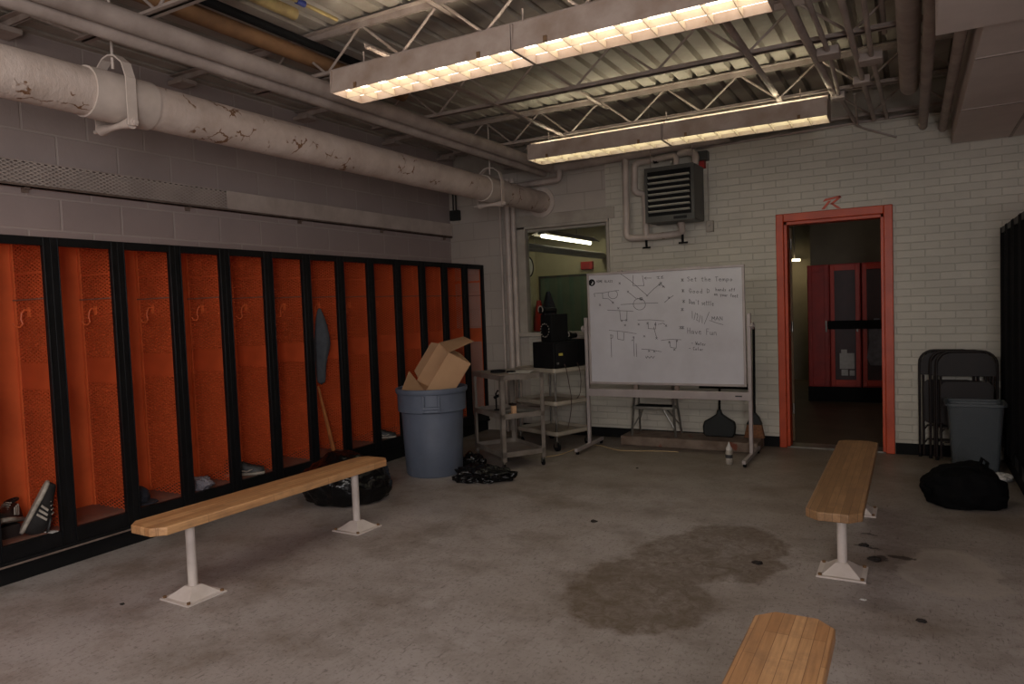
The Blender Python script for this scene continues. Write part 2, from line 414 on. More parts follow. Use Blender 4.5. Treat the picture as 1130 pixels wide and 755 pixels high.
wv = thing('wall_vent', 'small louvred vent low on the back wall behind the carts', 'vent', (-3.78, YB, .25))
obj('vent_frame', MB().box(-.1, -.014, -.07, .1, 0, .07), FRAMEW, wv, bevel=.003)
obj('vent_slats', MB().box(-.085, -.018, -.05, .085, -.014, -.035).box(-.085, -.018, -.02, .085, -.014, -.005).box(-.085, -.018, .01, .085, -.014, .025).box(-.085, -.018, .04, .085, -.014, .055), GRIME, wv)
# lintel strips over the window
struct('trim_1', MB().box(-3.98, YB-.012, WZ1+.035, -2.74, YB+.01, WZ1+.155), FRAMEW, 'painted lintel above the window', bevel=.004)

# window frame and glass
mb = MB(); a = .10
mb.box(WX0-a, YB-.03, WZ0-.05, WX0, YB+.07, WZ1+.03); mb.box(WX1, YB-.02, WZ0-.05, WX1+.03, YB+.14, WZ1+.03)
mb.box(WX0-a, YB-.03, WZ1, WX1+.03, YB+.14, WZ1+.035)
wf = struct('window_1', mb, FRAMEW, 'white framed window into the next room', bevel=.004)
obj('window_stop', MB().box(WX0, YB+.05, WZ1-.03, WX1, YB+.1, WZ1).box(WX1-.03, YB+.05, WZ0, WX1, YB+.1, WZ1), FRAMEW, wf)
obj('window_sill', MB().box(WX0-a-.01, YB-.06, WZ0-.05, WX1+.03, YB+.15, WZ0), FRAMEW, wf, bevel=.006)
obj('window_glass', MB().box(WX0, YB+.03, WZ0, WX1-.02, YB+.036, WZ1-.02), GLASS, wf, smooth=False)

# door frame
mb = MB()
mb.box(-1.118, YB-.025, 0, -1.05, YB+.21, 2.225); mb.box(-.21, YB-.025, 0, -.138, YB+.21, 2.225); mb.box(-1.05, YB-.025, 2.15, -.21, YB+.21, 2.225)
df = struct('door_1', mb, DOORO, 'orange painted metal door frame', bevel=.006)
mb = MB()
mb.box(-1.05, YB+.0, 0, -1.022, YB+.15, 2.15); mb.box(-.236, YB+.0, 0, -.21, YB+.15, 2.15); mb.box(-1.05, YB+.0, 2.12, -.21, YB+.15, 2.15)
obj('door_stop', mb, DOORO, df, bevel=.003)
obj('threshold', MB().box(-1.05, YB, 0, -.21, YB+.2, .012), ALU, df)
for z in (.35, 1.15, 1.95):
    obj('hinge', MB().cyl((-1.012, YB+.175, z-.05), (-1.012, YB+.175, z+.05), .01, 10), ALU, df)
dl = obj('door_leaf', MB().box(0, 0, 0, .045, .83, 2.09).xf(Matrix.Translation((-1.055, YB+.215, .02)) @ Matrix.Rotation(.24, 4, 'Z')), paint('door_leaf_brown', (120, 92, 62), (100, 76, 50), 3, .6), df, bevel=.003)

# the room seen through the window
mb = MB(); mb.box(-6.2, YB+.2, -.02, -6.05, 11.9, 3.05); mb.box(-6.2, 11.75, 0, -2.0, 11.9, 3.05); mb.box(-2.1, YB+.2, 0, -2.0, 11.9, 3.05); mb.box(-6.2, YB+.201, 0, -4.84, YB+.26, 3.05)
struct('wall_office', mb, CREAMW, 'cream walls of the room beyond the window')
struct('floor_office', MB().box(-6.2, YB+.121, -.1, -2.1, 11.9, -.0), CORRF)
struct('ceiling_office', MB().box(-6.2, YB+.3, 3.05, -2.0, 11.9, 3.12), CREAMW)
# corridor beyond the door
mb = MB(); mb.box(-1.25, 10.95, 0, 1.6, 11.1, 2.9); mb.box(1.5, YB+.2, 0, 1.6, 11, 2.9); mb.box(-2.0, 13.2, 0, -1.2, 13.3, 2.9); mb.box(-1.25, 11.1, 0, -1.15, 13.3, 2.9)
struct('wall_corridor', mb, CORRW, 'dim walls of the corridor beyond the doorway')
struct('floor_corridor', MB().box(-2.0, YB+.12, -.1, 1.6, 13.3, -.0), CORRF)
struct('ceiling_corridor', MB().box(-2.0, YB+.3, 2.9, 1.6, 13.3, 3.0), DECK)

# gypsum soffit boxes along the right wall
mb = MB(); mb.box(.31, 4.1, 2.69, XR, YB, 3.26)
so = struct('trim_2', mb, SOFF, 'boxed soffit along the right wall', smooth=False, bevel=.004)
obj('seam', MB().box(.31, 5.905, 2.684, XR, 5.925, 2.69).box(.31, 4.66, 2.684, XR, 4.68, 2.69).box(.71, 4.1, 2.684, .73, YB, 2.69), PLAINP, so)
struct('trim_3', MB().box(.112, -2.5, 2.67, XR, 4.075, 3.26), SOFF, 'lower boxed soffit nearer the camera', smooth=False, bevel=.004)

# ------------------------------------------------------------------ roof joists
def joist(y, label, zt=3.265, zb=2.985):
    t_ = thing('roof_joist', label, 'joist', (0, y, zb), 0, 'open web roof joists under the metal deck')
    x0, x1 = XL+.02, XR-.02; h = zt-zb
    mb = MB()
    for s_ in (-1, 1): mb.box(x0, s_*.006, h-.005, x1, s_*.05, h).box(x0, s_*.006, h-.04, x1, s_*.012, h)
    obj('top_chord', mb, STEELP, t_)
    mb = MB()
    for s_ in (-1, 1): mb.box(x0+.85, s_*.006, 0, x1-.3, s_*.035, .005).box(x0+.85, s_*.006, 0, x1-.3, s_*.011, .03)
    obj('bottom_chord', mb, STEELP, t_)
    pts = [(x0+.35, 0, h-.02)]; x = x0+.92; k = 0
    while x < x1-.3:
        pts.append((x, 0, .012 if k % 2 == 0 else h-.02)); x += .30; k += 1
    mb = MB()
    for a_, b_ in zip(pts, pts[1:]): mb.cyl(a_, b_, .0085, 8)
    obj('web_rod', mb, STEELP, t_)
    mb = MB().box(x0-.01, -.06, h-.075, x0+.16, .06, h-.045)
    obj('bearing_seat', mb, STEELP, t_)
    return t_
for y, lb in ((1.13, 'white open web steel joist nearest the camera, above the benches'),
              (2.35, 'white steel joist crossing the top left, above the first lamp pipe hanger'),
              (3.55, 'white steel joist just behind the front fluorescent lamp'),
              (4.79, 'white steel joist halfway between the two fluorescent lamps'),
              (6.02, 'white steel joist directly above the rear fluorescent lamp'),
              (7.02, 'white steel joist tight against the back brick wall')):
    joist(y, lb)
# bridging angles
for x, z, y0, y1, lb in ((-2.75, 2.992, 3.3, 6.25, 'white bridging angle running over the left end of both lamps'), (-2.40, 3.222, 3.3, 6.25, 'short white bridging angle high between joists beside the left lamp ends')):
    mb = MB().box(x-.02, y0, z-.012, x+.02, y1, z-.007).box(x-.02, y0, z-.012, x-.015, y1, z+.02)
    tag(obj('bridging_angle', mb, STEELP), lb, 'steel angle')

# ------------------------------------------------------------------ fluorescent lamps
LENS = emit('lamp_lens_warm', (1.0, .86, .68), LAMP)
LENS2 = emit('lamp_lens_green', (1.0, .96, .68), LAMP*.8)
HOUS = paint('lamp_housing', (176, 160, 150), (150, 130, 116), 6, .5, chips=(130, 86, 58), chip_t=.68, chip_s=14)
GRID = paint('lamp_blade', (206, 190, 168), None, 6, .5)
TUBE = emit('fluorescent_tube', (1, .9, .72), 5)
def lamp(x0, y0, z, lens, label, n_seg=2, L=1.22):
    t_ = thing('fluorescent_fixture', label, 'light fixture', (x0, y0, z), 0, 'fluorescent fixtures hanging below the joists')
    W = .27
    for s_ in range(n_seg):
        a = s_*L; b = a+L-.006; h = .13
        mb = MB()
        # sloping side reflectors, end caps, wiring channel on top
        for yy, sg in ((0, 1), (W, -1)):
            mb.prism([(a, yy, 0), (a, yy+.006*sg, 0), (a, yy+.026*sg, h), (a, yy+.02*sg, h)], (0, 0, 0), (b-a, 0, 0))
        mb.box(a, 0, 0, a+.006, W, h); mb.box(b-.006, 0, 0, b, W, h)
        mb.box(a, W/2-.06, h, b, W/2+.06, h+.03)
        mb.box(a, .02, h, b, .045, h+.006); mb.box(a, W-.045, h, b, W-.02, h+.006)
        hs = obj('housing', mb, HOUS, t_)
        mb = MB()
        for k in range(1, 9): xx = a+k*(b-a)/9; mb.box(xx-.0015, .006, .002, xx+.0015, W-.006, .04)
        mb.box(a+.006, W/2-.0015, .002, b-.006, W/2+.0015, .04)
        obj('louver_grid', mb, GRID, hs)
        obj('lens', MB().box(a+.01, .016, .045, b-.01, W-.016, .05), lens, hs, smooth=False)
        mb = MB()
        for q in (.075, W-.075): mb.cyl((a+.03, q, h-.035), (b-.03, q, h-.035), .013, 10)
        obj('tube', mb, TUBE, hs)
        mb = MB()
        for q in (.18, b-a-.2): mb.box(a+q, -.006, .0, a+q+.02, 0.0, .03)
        obj('latch', mb, RUST, hs)
    lo = area('uplight_'+label[:4], (x0+L, y0+W/2, z+.135), (x0+L, y0+W/2, 5), 2.36, .20, 11, (1, .88, .70) if y0 < 4 else (1, .96, .68))
    mb = MB()
    for q in (.15, L, 2*L-.2): mb.cyl((q, W/2, .16), (q, W/2, 2.985-z), .005, 6)
    obj('hanger_rod', mb, STEELP, t_)
    return t_
lamp(-2.965, 3.21, 2.735, LENS, 'long white fluorescent fixture in front, glowing warm, nearest the camera')
lamp(-2.95, 5.65, 2.735, LENS2, 'long white fluorescent fixture further back, near the heater')

# ------------------------------------------------------------------ pipes and conduit overhead
def pipe(name, pts, r, mat, label, cat='pipe', n=20, bend=.06, group=None):
    return tag(obj(name, MB().tube(smooth_path(pts, bend), r, n), mat), label, cat, group)
bp = thing('insulated_pipe', 'thick white wrapped pipe with peeling paint along the left wall', 'pipe', (-3.6, 0, 2.60))
obj('pipe_body', MB().cyl((0, 1.0, 0), (0, YB-.001, 0), .118, 40), PIPEM, bp)
ring = MB(); k = 40
for j in range(k):
    pass
ring.lathe([(.118, 0), (.165, 0), (.165, .02), (.118, .02)], n=40, cap=False).xf(Matrix.Translation((0, YB-.02, 0)) @ Matrix.Rotation(-PI/2, 4, 'X'))
obj('wall_flange', ring, WHITEP, bp)
for y0, y1 in ((2.13, 2.47), (5.92, 6.3)):
    obj('saddle_sleeve', MB().cyl((0, y0, 0), (0, y1, 0), .127, 40), WHITEP, bp)
def hanger(y, label):
    t_ = thing('pipe_hanger', label, 'hanger', (-3.6, y, 2.6), 0, 'clevis hangers on the thick wrapped pipe')
    pts = [(-.14, 0, -.16), (-.14, 0, .08), (-.11, 0, .16), (-.05, 0, .205), (0, 0, .215), (.05, 0, .205), (.11, 0, .16), (.14, 0, .08), (.14, 0, -.16)]
    mb = MB()
    for a_, b_ in zip(pts, pts[1:]):
        a_, b_ = Vector(a_), Vector(b_); d = (b_-a_).normalized(); nn = Vector((d.z, 0, -d.x))*.004
        w_ = Vector((0, .026, 0)); mb.add([a_-nn-w_, a_+nn-w_, b_+nn-w_, b_-nn-w_, a_-nn+w_, a_+nn+w_, b_+nn+w_, b_-nn+w_], [(0,1,2,3),(7,6,5,4),(0,4,5,1),(1,5,6,2),(2,6,7,3),(3,7,4,0)])
    obj('strap', mb, WHITEP, t_)
    obj('rod', MB().cyl((0, 0, .15), (0, 0, .62), .007, 8), WHITEP, t_)
    obj('roller', MB().cyl((-.17, 0, -.145), (.17, 0, -.145), .012, 12).lathe([(.032, -.02), (.018, 0), (.018, .06), (.032, .08)], n=16).xf(Matrix.Identity(4)) if False else
        MB().cyl((-.19, 0, -.145), (.17, 0, -.145), .011, 12).cyl((-.13, 0, -.145), (-.03, 0, -.145), .03, 16, .016).cyl((-.03, 0, -.145), (.03, 0, -.145), .016, 16).cyl((.03, 0, -.145), (.13, 0, -.145), .016, 16, .03), WHITEP, t_)
    obj('nut', MB().cyl((.145, 0, -.145), (.162, 0, -.145), .02, 6), WHITEP, t_)
hanger(2.29, 'white strap hanger on the thick pipe, near the top left corner')
hanger(6.08, 'white strap hanger on the thick pipe, near the back wall')
pipe('water_pipe', [(-3.392, .8, 2.935), (-3.392, 7.0, 2.935)], .054, PLAINP, 'larger of two side by side white pipes left of the lamps')
pipe('water_pipe', [(-3.462, .8, 2.876), (-3.462, 7.0, 2.876)], .036, PLAINP, 'thinner lower white pipe beside the larger one left of the lamps')
pipe('cross_pipe', [(-3.42, 7.08, 2.93), (-2.3, 7.08, 2.965), (-1.5, 7.08, 3.0)], .05, PLAINP, 'white pipe running along the top of the back wall toward the heater')
pipe('elbow_pipe', [(-3.95, 7.05, 2.79), (-3.30, 7.05, 2.80), (-3.30, 7.05, 2.9)], .033, PLAINP, 'short white pipe with elbow above the wall flange')
pipe('brown_pipe', [(-3.45, 1.0, 3.13), (-3.45, 4.55, 3.13)], .050, BROWNPIPE, 'brown insulated pipe threaded through the joists at top left')
pipe('black_pipe', [(-3.30, 1.0, 3.15), (-3.30, 4.0, 3.15)], .026, BLACKM, 'thin black pipe beside the brown pipe at top left')
yp = thing('yellow_pipe', 'yellowed insulated pipe with blue tape at the very top', 'pipe', (-3.06, 0, 3.16))
obj('pipe_wrap', MB().cyl((0, 1.2, 0), (0, 3.05, 0), .034, 16), YELPIPE, yp)
obj('joint', MB().cyl((.09, 2.55, .03), (.09, 2.72, .03), .03, 14).cyl((.09, 1.2, .03), (.09, 2.55, .03), .016, 10).cyl((.09, 2.72, .03), (.09, 3.3, .03), .012, 10), YELPIPE, yp)
obj('blue_tape', MB().cyl((.09, 2.98, .03), (.09, 3.04, .03), .018, 12), BLUE, yp)
# right hand services
pipe('conduit', [(-.88, 1.5, 2.97), (-.88, 6.0, 2.97)], .020, PLAINP, 'thick conduit ending above the right half of the rear lamp', 'conduit')
pipe('conduit', [(-.56, 3.6, 2.965), (-.50, 5.95, 2.965)], .024, PLAINP, 'pale conduit with a coupling, just right of the front lamp end', 'conduit')
pipe('conduit', [(-.46, 3.6, 2.965), (-.44, 5.0, 2.965), (-.47, 6.05, 2.965), (-.42, 7.1, 2.965)], .015, PLAINP, 'wavy conduit passing through the square junction boxes over the doorway', 'conduit')
pipe('conduit', [(-.31, 3.6, 2.965), (-.29, 5.75, 2.965), (-.27, 7.1, 2.965)], .018, PLAINP, 'straight conduit through the middle junction box right of the doorway', 'conduit')
pipe('conduit', [(-.20, 3.6, 2.965), (-.21, 5.25, 2.965), (-.17, 7.1, 2.965)], .015, PLAINP, 'straight conduit nearest the wide round duct', 'conduit')
pipe('conduit', [(-.13, 3.6, 3.06), (-.13, 5.1, 3.06)], .014, PLAINP, 'short high conduit left of the wide round duct', 'conduit')
pipe('conduit', [(-.36, 6.05, 2.95), (-.40, 7.12, 2.93), (-.10, 7.17, 2.80)], .008, PLAINP, 'thin conduit dropping onto the brick above the doorway', 'conduit')
pipe('conduit', [(-1.85, YB-.025, 2.945), (.05, YB-.025, 2.985)], .012, PLAINP, 'thin conduit along the top of the brick wall', 'conduit')
for x, y, sx, lb in ((-.44, 4.98, .13, 'square white junction box overhead, nearest the front lamp'), (-.215, 5.26, .14, 'square white junction box overhead, beside the wide duct'),
                 (-.295, 5.76, .11, 'small white junction box overhead, third from the front lamp'), (-.475, 6.08, .10, 'small white junction box beside the rear lamp end')):
    mb = MB().box(x-sx/2, y-sx/2, 2.935, x+sx/2, y+sx/2, 2.99)
    tag(obj('junction_box', mb, PLAINP, bevel=.006), lb, 'junction box', 'junction boxes on the overhead conduits')
pipe('round_duct', [(0.0, 3.0, 2.96), (0.0, 6.2, 2.96), (0, 6.2, 3.26)], .062, PLAINP, 'widest round white pipe overhead at right', 'duct', bend=.1)
pipe('drain_pipe', [(.10, 3.9, 2.87), (.10, YB, 2.87)], .034, PLAINP, 'white pipe left of the soffit that enters the brick wall')
pipe('drain_pipe', [(.245, 4.06, 2.83), (.245, YB, 2.83)], .032, PLAINP, 'white pipe tight beside the soffit edge')

# vertical pipes in the corner
for x, r, lb in ((-4.115, .014, 'thinnest vertical conduit in the corner, left of its neighbours'), (-4.02, .034, 'middle vertical white pipe in the corner by the window'), (-3.945, .028, 'vertical white pipe nearest the window frame')):
    pipe('riser_pipe', [(x, YB-.05, 0), (x, YB-.05, 2.9)], r, WHITEP, lb)
jb = thing('junction_box', 'dark square junction box with two conduits in the corner above the lockers', 'junction box', (-4.74, YB-.02, 2.56))
obj('box_body', MB().box(-.06, -.05, -.06, .06, .02, .06), GREENB, jb, bevel=.006)
obj('conduit_riser', MB().cyl((-.02, -.02, .06), (-.02, -.02, .55), .009, 8).cyl((.02, -.02, .06), (.02, -.02, .55), .009, 8), GREENB, jb)

# expanded metal guard on the left wall
gd = thing('wall_guard', 'long mesh covered guard rail fixed high on the left wall', 'guard', (XL, 2.0, 2.3))
obj('mesh_panel', MB().box(.030, -2.0, .02, .033, 1.95, .165), PERFG, gd)
obj('solid_panel', MB().box(.026, 1.95, .02, .036, 5.18, .165), WHITEP, gd)
obj('backing', MB().box(0, -2, .16, .034, 5.18, .168).box(0, -2, .02, .004, 5.18, .16), PLAINP, gd)
obj('bottom_rail', MB().box(0, -2, .0, .036, 5.18, .008).box(.03, -2, .0, .036, 5.18, .022), GRIME, gd)
for y in (-.6, .45, 1.6, 2.75, 3.9, 5.05): obj('bracket', MB().box(0, y-.02, -.03, .012, y+.02, .0).box(.0, y-.015, -.01, .04, y+.015, 0), GRIME, gd)

# ------------------------------------------------------------------ lockers
LW, LD, LH = .404, .44, 1.82     # width, depth, height; foot at z = .13
def make_locker(perf, inside, dust, black):
    t_ = thing('open_locker', '', 'locker')
    # local: x 0 = front, -LD = back; y 0..LW; z 0..LH
    mb = MB(); p = .042
    for y0 in (0, LW-p):
        mb.box(-.03, y0, 0, 0, y0+p, LH)
    for y0 in (p-.006, LW-p): mb.box(0, y0, .0, .008, y0+.006, LH)
    mb.box(-.03, p, LH-.05, 0, LW-p, LH); mb.box(-.03, p, 0, 0, LW-p, .09)
    obj('front_frame', mb, black, t_, bevel=.002)
    obj('back_panel', MB().box(-LD, .004, .08, -LD+.006, LW-.004, LH-.01), inside, t_)
    obj('top_panel', MB().box(-LD, .002, LH-.012, -.03, LW-.002, LH-.004), inside, t_)
    obj('floor_panel', MB().box(-LD, .002, .08, -.03, LW-.002, .09), dust, t_)
    sp = obj('side_panel', MB().box(-LD, LW-.003, .09, -.03, LW, LH-.012), perf, t_)
    obj('panel_edge', MB().box(-LD, LW-.012, .09, -LD+.03, LW-.002, LH-.012).box(-.06, LW-.008, .09, -.03, LW-.002, LH-.012), inside, sp)
    obj('shelf_rail', MB().box(-LD+.01, LW-.014, 1.462, -.04, LW-.003, 1.470), dust, t_)
    hk = [(-.27, LW-.004, 1.40), (-.27, LW-.03, 1.405), (-.272, LW-.045, 1.385), (-.275, LW-.05, 1.35), (-.275, LW-.042, 1.318), (-.275, LW-.06, 1.30), (-.275, LW-.085, 1.305), (-.275, LW-.095, 1.325)]
    obj('coat_hook', MB().tube(hk, .0058, 8).box(-.285, LW-.008, 1.36, -.255, LW-.003, 1.42), inside, t_)
    return t_
proto = make_locker(PERF, ORANGE, ORANGEIN, BLACK)
ltext = ['open orange locker holding a pair of black striped cleats, leftmost in view',
 'empty open orange locker, just right of the one with cleats',
 'open orange locker with a dark cap on its floor',
 'open orange locker with a pale grey rag on its floor',
 'open orange locker with a black swoosh shoe on its floor',
 'empty open orange locker between the swoosh shoe and the hanging towel',
 'open orange locker with a grey towel hanging and a leaning wooden stick',
 'empty open orange locker just right of the hanging towel',
 'open orange locker with a small shoe above the black bag, left of the grey bin',
 'open orange locker directly behind the left rim of the grey bin',
 'open orange locker behind the cardboard box, third from the corner',
 'open orange locker second from the corner of the room',
 'last open orange locker in the corner, pale wall showing through its mesh']
Y0 = 7.19-13*LW
for k in range(13):
    o = proto if k == 0 else dup(proto)
    if k == 12:
        for c_ in [q for q in bpy.data.objects if q.parent == o and q.name.startswith('side_panel')]:
            c_.data = c_.data.copy(); c_.data.materials[0] = perforated('open_orange_metal', 'x', (222, 104, 58), .050, .023, .43, ((.92, 1.08), (1.62, 1.64)))
    o.location = (-4.39, Y0+k*LW, .13); tag(o, ltext[k], 'locker', 'open orange lockers along the left wall')
pl = thing('locker_plinth', 'long black plinth carrying the orange lockers', 'plinth', (-4.39, 0, 0))
obj('plinth_body', MB().box(-.44, Y0-.9, 0, -.02, 7.19, .108), BLACKM, pl)
obj('worn_edge', MB().box(-.44, Y0-.9, .108, .01, 7.19, .13), BLACKM, pl)
obj('wood_strip', MB().box(-.018, Y0-.9, .104, .014, 3.2, .114), GRIME, pl, label='worn brown edge strip')
o = dup(proto, (-4.39, Y0-LW, .13)); tag(o, 'open orange locker cut off at the left edge of view', 'locker', 'open orange lockers along the left wall')
# dark lockers on the right wall
proto2 = make_locker(PERF2, REDD, BLACKM, BLACK)
rl = ['dark red locker on the right wall, touching the back wall', 'dark red locker on the right wall, second from the back wall', 'dark red locker on the right wall, third from the back wall', 'dark red locker on the right wall, cut by the right edge of view']
for k in range(4):
    o = proto2 if k == 0 else dup(proto2)
    o.location = (.652, 7.19-k*LW, .13); o.rotation_euler = (0, 0, PI); tag(o, rl[k], 'locker', 'dark red lockers along the right wall')
tag(obj('locker_plinth', MB().box(.67, 5.55, 0, 1.09, 7.19, .13), BLACKM), 'black plinth under the dark lockers on the right', 'plinth')

# ------------------------------------------------------------------ benches
def bench(x, y0, y1, posts, rz, label, wood, w_=.245, h=.44):
    cx, cy = x, (y0+y1)/2
    t_ = thing('locker_bench', label, 'bench', (cx, cy, 0), rz, 'narrow wooden locker room benches')
    L = (y1-y0)/2; c = .055; W = w_/2
    poly = [(-W+c, -L), (W-c, -L), (W, -L+c), (W, L-c), (W-c, L), (-W+c, L), (-W, L-c), (-W, -L+c)]
    obj('seat_board', MB().prism([(a, b, 0) for a, b in poly], (0, 0, h-.042), (0, 0, h)), wood, t_, bevel=.005)
    for py in posts:
        q = py-cy
        ps = obj('post', MB().cyl((0, q, .045), (0, q, h-.05), .024, 20), POST, t_)
        obj('top_plate', MB().box(-.06, q-.09, h-.05, .06, q+.09, h-.042).cyl((0, q, h-.075), (0, q, h-.05), .028, 20, .04), POST, ps)
        mb = MB(); e = .115
        mb.box(-e, q-e, 0, e, q+e, .008)
        f0, f1 = .092, .03
        vs = [(-f0, q-f0, .008), (f0, q-f0, .008), (f0, q+f0, .008), (-f0, q+f0, .008), (-f1, q-f1, .058), (f1, q-f1, .058), (f1, q+f1, .058), (-f1, q+f1, .058)]
        mb.add(vs, [(0,1,5,4),(1,2,6,5),(2,3,7,6),(3,0,4,7),(4,5,6,7)])
        bs = obj('base_plate', mb, POST, t_, smooth=False)
        for sx in (-1, 1):
            for sy in (-1, 1): obj('bolt', MB().cyl((sx*.098, q+sy*.098, .008), (sx*.098, q+sy*.098, .018), .010, 6), RUST, bs)
    return t_
bench(-3.265, 2.08, 3.80, (2.345, 3.57), -.024, 'wooden bench on white posts in front of the orange lockers', WOOD, .262)
bench(-.325, 3.52, 5.38, (3.99, 5.18), 0, 'worn wooden bench standing before the orange doorway', WOODD)
bench(-.325, .35, 2.34, (.8, 1.85), 0, 'wooden bench end rising from the bottom edge of view', WOOD, .235)

# ------------------------------------------------------------------ trash can and cardboard box
CX, CY = -3.715, 5.12
tc = thing('trash_can', 'big round grey plastic bin with a cardboard box stuffed in it', 'trash can', (CX, CY, 0))
pr = [(.235, 0), (.25, .02), (.262, .30), (.272, .56), (.29, .565), (.30, .57), (.302, .72), (.312, .725), (.318, .745), (.316, .765), (.305, .77), (.295, .765), (.292, .72), (.262, .5), (.24, .03), (0.001, .03)]
obj('bin_body', MB().lathe(pr, n=56, cap=False).lathe([(.001, 0), (.235, 0)], n=56, cap=False), GREY, tc)
for ang in (math.atan2(-CY, -CX)-.03, math.atan2(-CY, -CX)-.03+PI):
    R = Matrix.Rotation(ang, 4, 'Z')
    mb = MB(); 
    mb.box(.29, -.075, .575, .318, -.055, .72); mb.box(.29, .055, .575, .318, .075, .72); mb.box(.27, -.075, .60, .325, .075, .625); mb.box(.29, -.075, .574, .315, .075, .60)
    obj('handle', mb.xf(R), GREY, tc, bevel=.006)
def PX(x, y, Y):   # only used to lay out the tilted box in its own oblique frame
    pass
# box frame: long axis L up-right, depth axis D down-right, third axis T away from the viewer
vr = Vector((.80, .60, 0)).normalized(); vd = Vector((-.60, .80, 0)).normalized(); up = Vector((0, 0, 1))
Lx = (vr*.54 + up*.84 - vd*.10).normalized(); Dx = (vr*.80 - up*.56 + vd*.40); Dx = (Dx - Lx*Dx.dot(Lx)).normalized(); Tx = Lx.cross(Dx)
if Tx.dot(vd) < 0: Tx = -Tx
o0 = Vector((CX-.005, CY-.02, .775)) - vd*.17 - vr*.02
cb = thing('cardboard_box', 'open brown cardboard box tipped inside the grey bin', 'box', tuple(o0))
Rm = Matrix((Lx, Dx, Tx)).transposed()
def bq(mb, l0, l1, d0, d1, t0, t1): return mb.box(l0, d0, t0, l1, d1, t1, R=Rm)
LL, DD, TT = .36, .24, .27; z0 = -.04
mb = MB(); bq(mb, z0, LL, 0, DD, 0, .005); bq(mb, z0, LL, 0, DD, TT-.005, TT); bq(mb, z0, LL, DD-.005, DD, 0, TT); bq(mb, z0, z0+.005, 0, DD, 0, TT); bq(mb, LL-.005, LL, 0, DD, 0, TT)
obj('box_body', mb, CARD, cb, smooth=False)
def flap(name, pts, label=None):
    pts = [Vector(p) for p in pts]; nn = (pts[1]-pts[0]).cross(pts[2]-pts[0]).normalized()*.0025
    mb = MB().prism([Rm @ p for p in pts], tuple(Rm @ -nn), tuple(Rm @ nn)); return obj(name, mb, CARDIN, cb, smooth=False)
flap('flap', [(LL, 0, 0), (LL, 0, TT*.98), (LL+.15, .17, TT*.95), (LL+.18, .17, .04)])
flap('flap', [(z0, 0, 0), (z0, 0, TT), (z0+.05, -.11, TT), (z0-.066, -.20, .0)])
flap('flap', [(z0+.03, 0, TT), (LL-.01, 0, TT), (LL-.04, -.035, TT+.07), (z0+.06, -.035, TT+.07)])
# ------------------------------------------------------------------ plastic bags
def blob(name, c, s, seed, label, mat=BAG, cat='bag', amp=.22, knot=None, det=4, rz=0, sharp=False, group=None):
    import bmesh
    b = bmesh.new(); bmesh.ops.create_icosphere(b, subdivisions=det+1, radius=1)
    for v in b.verts:
        p = v.co.copy(); q = p*1.7+Vector((seed*3.1, seed*1.7, seed))
        d = noise.fractal(q, 1, 2, 4)*amp + abs(noise.noise(q*2.3))*amp*.5
        p *= 1+d
        if p.z < -.45: p.z = -.45-(abs(p.z)-.45)*.08
        if knot and p.z > .5: f = (p.z-.5); p.x *= max(.25, 1-f*1.1); p.y *= max(.25, 1-f*1.1); p.z += f*.3
        v.co = p
    zm = min(v.co.z for v in b.verts)
    for v in b.verts: v.co = Vector((v.co.x*s[0], v.co.y*s[1], (v.co.z-zm)*s[2]))
    me = bpy.data.meshes.new(name); b.to_mesh(me); b.free()
    for p in me.polygons: p.use_smooth = True
    me.materials.append(mat)
    o = bpy.data.objects.new(name, me); COL.objects.link(o); o.location = c; o.rotation_euler = (0, 0, rz)
    return tag(o, label, cat, group)
blob('trash_bag', (-3.83, 4.12, 0), (.34, .29, .235), 2, 'large shiny black trash bag behind the bench by the lockers', rz=.6, amp=.13)
blob('trash_bag', (-3.47, 5.36, 0), (.11, .09, .09), 5, 'crumpled black bag between the grey bin and the metal cart', amp=.35)
blob('trash_bag', (-3.15, 5.02, 0), (.21, .13, .085), 8, 'small limp black bag on the floor before the metal cart', amp=.42, rz=.3)

# ------------------------------------------------------------------ floor-standing right: bag, tote, chairs, paper
db = thing('duffel_bag', 'slumped black bag with handles on the floor at right', 'bag', (.30, 5.62, 0), .15)
o = blob('bag_body', (0, 0, 0), (.24, .2, .19), 12, '', CANVAS, amp=.16); o.parent = db
for kk in ('label', 'category'): del o[kk]
obj('handle', MB().tube([(-.16, -.1, .2), (-.15, -.12, .25), (-.10, -.12, .275), (0, -.12, .28), (.04, -.12, .27), (.06, -.1, .22)], .009, 8), CANVAS, db)
obj('strap', MB().tube([(-.2, .02, .16), (-.26, -.06, .12), (-.22, -.12, .10)], .016, 8).tube([(.08, 0, .24), (.10, -.02, .32), (.13, -.02, .29), (.12, 0, .22)], .012, 8), CANVAS, db)
tt = thing('storage_tote', 'translucent grey plastic tote standing before the folding chairs', 'tote', (.435, 6.78, 0))
def rrect(hx, hy, r, z, n=5):
    out = []
    for cx, cy, a0 in ((hx-r, hy-r, 0), (-hx+r, hy-r, PI/2), (-hx+r, -hy+r, PI), (hx-r, -hy+r, 3*PI/2)):
        for k in range(n+1): a = a0+PI/2*k/n; out.append((cx+r*math.cos(a), cy+r*math.sin(a), z))
    return out
def loft(rings, cap0=True, cap1=True):
    n = len(rings[0]); vs = [p for r in rings for p in r]
    fs = [(i*n+k, i*n+(k+1) % n, (i+1)*n+(k+1) % n, (i+1)*n+k) for i in range(len(rings)-1) for k in range(n)]
    if cap0: fs.append(tuple(range(n-1, -1, -1)))
    if cap1: fs.append(tuple((len(rings)-1)*n+k for k in range(n)))
    return MB().add(vs, fs)
obj('tub', loft([rrect(.155, .12, .03, 0), rrect(.19, .155, .035, .52), rrect(.186, .151, .033, .52), rrect(.152, .117, .028, .008)]), TOTE, tt)
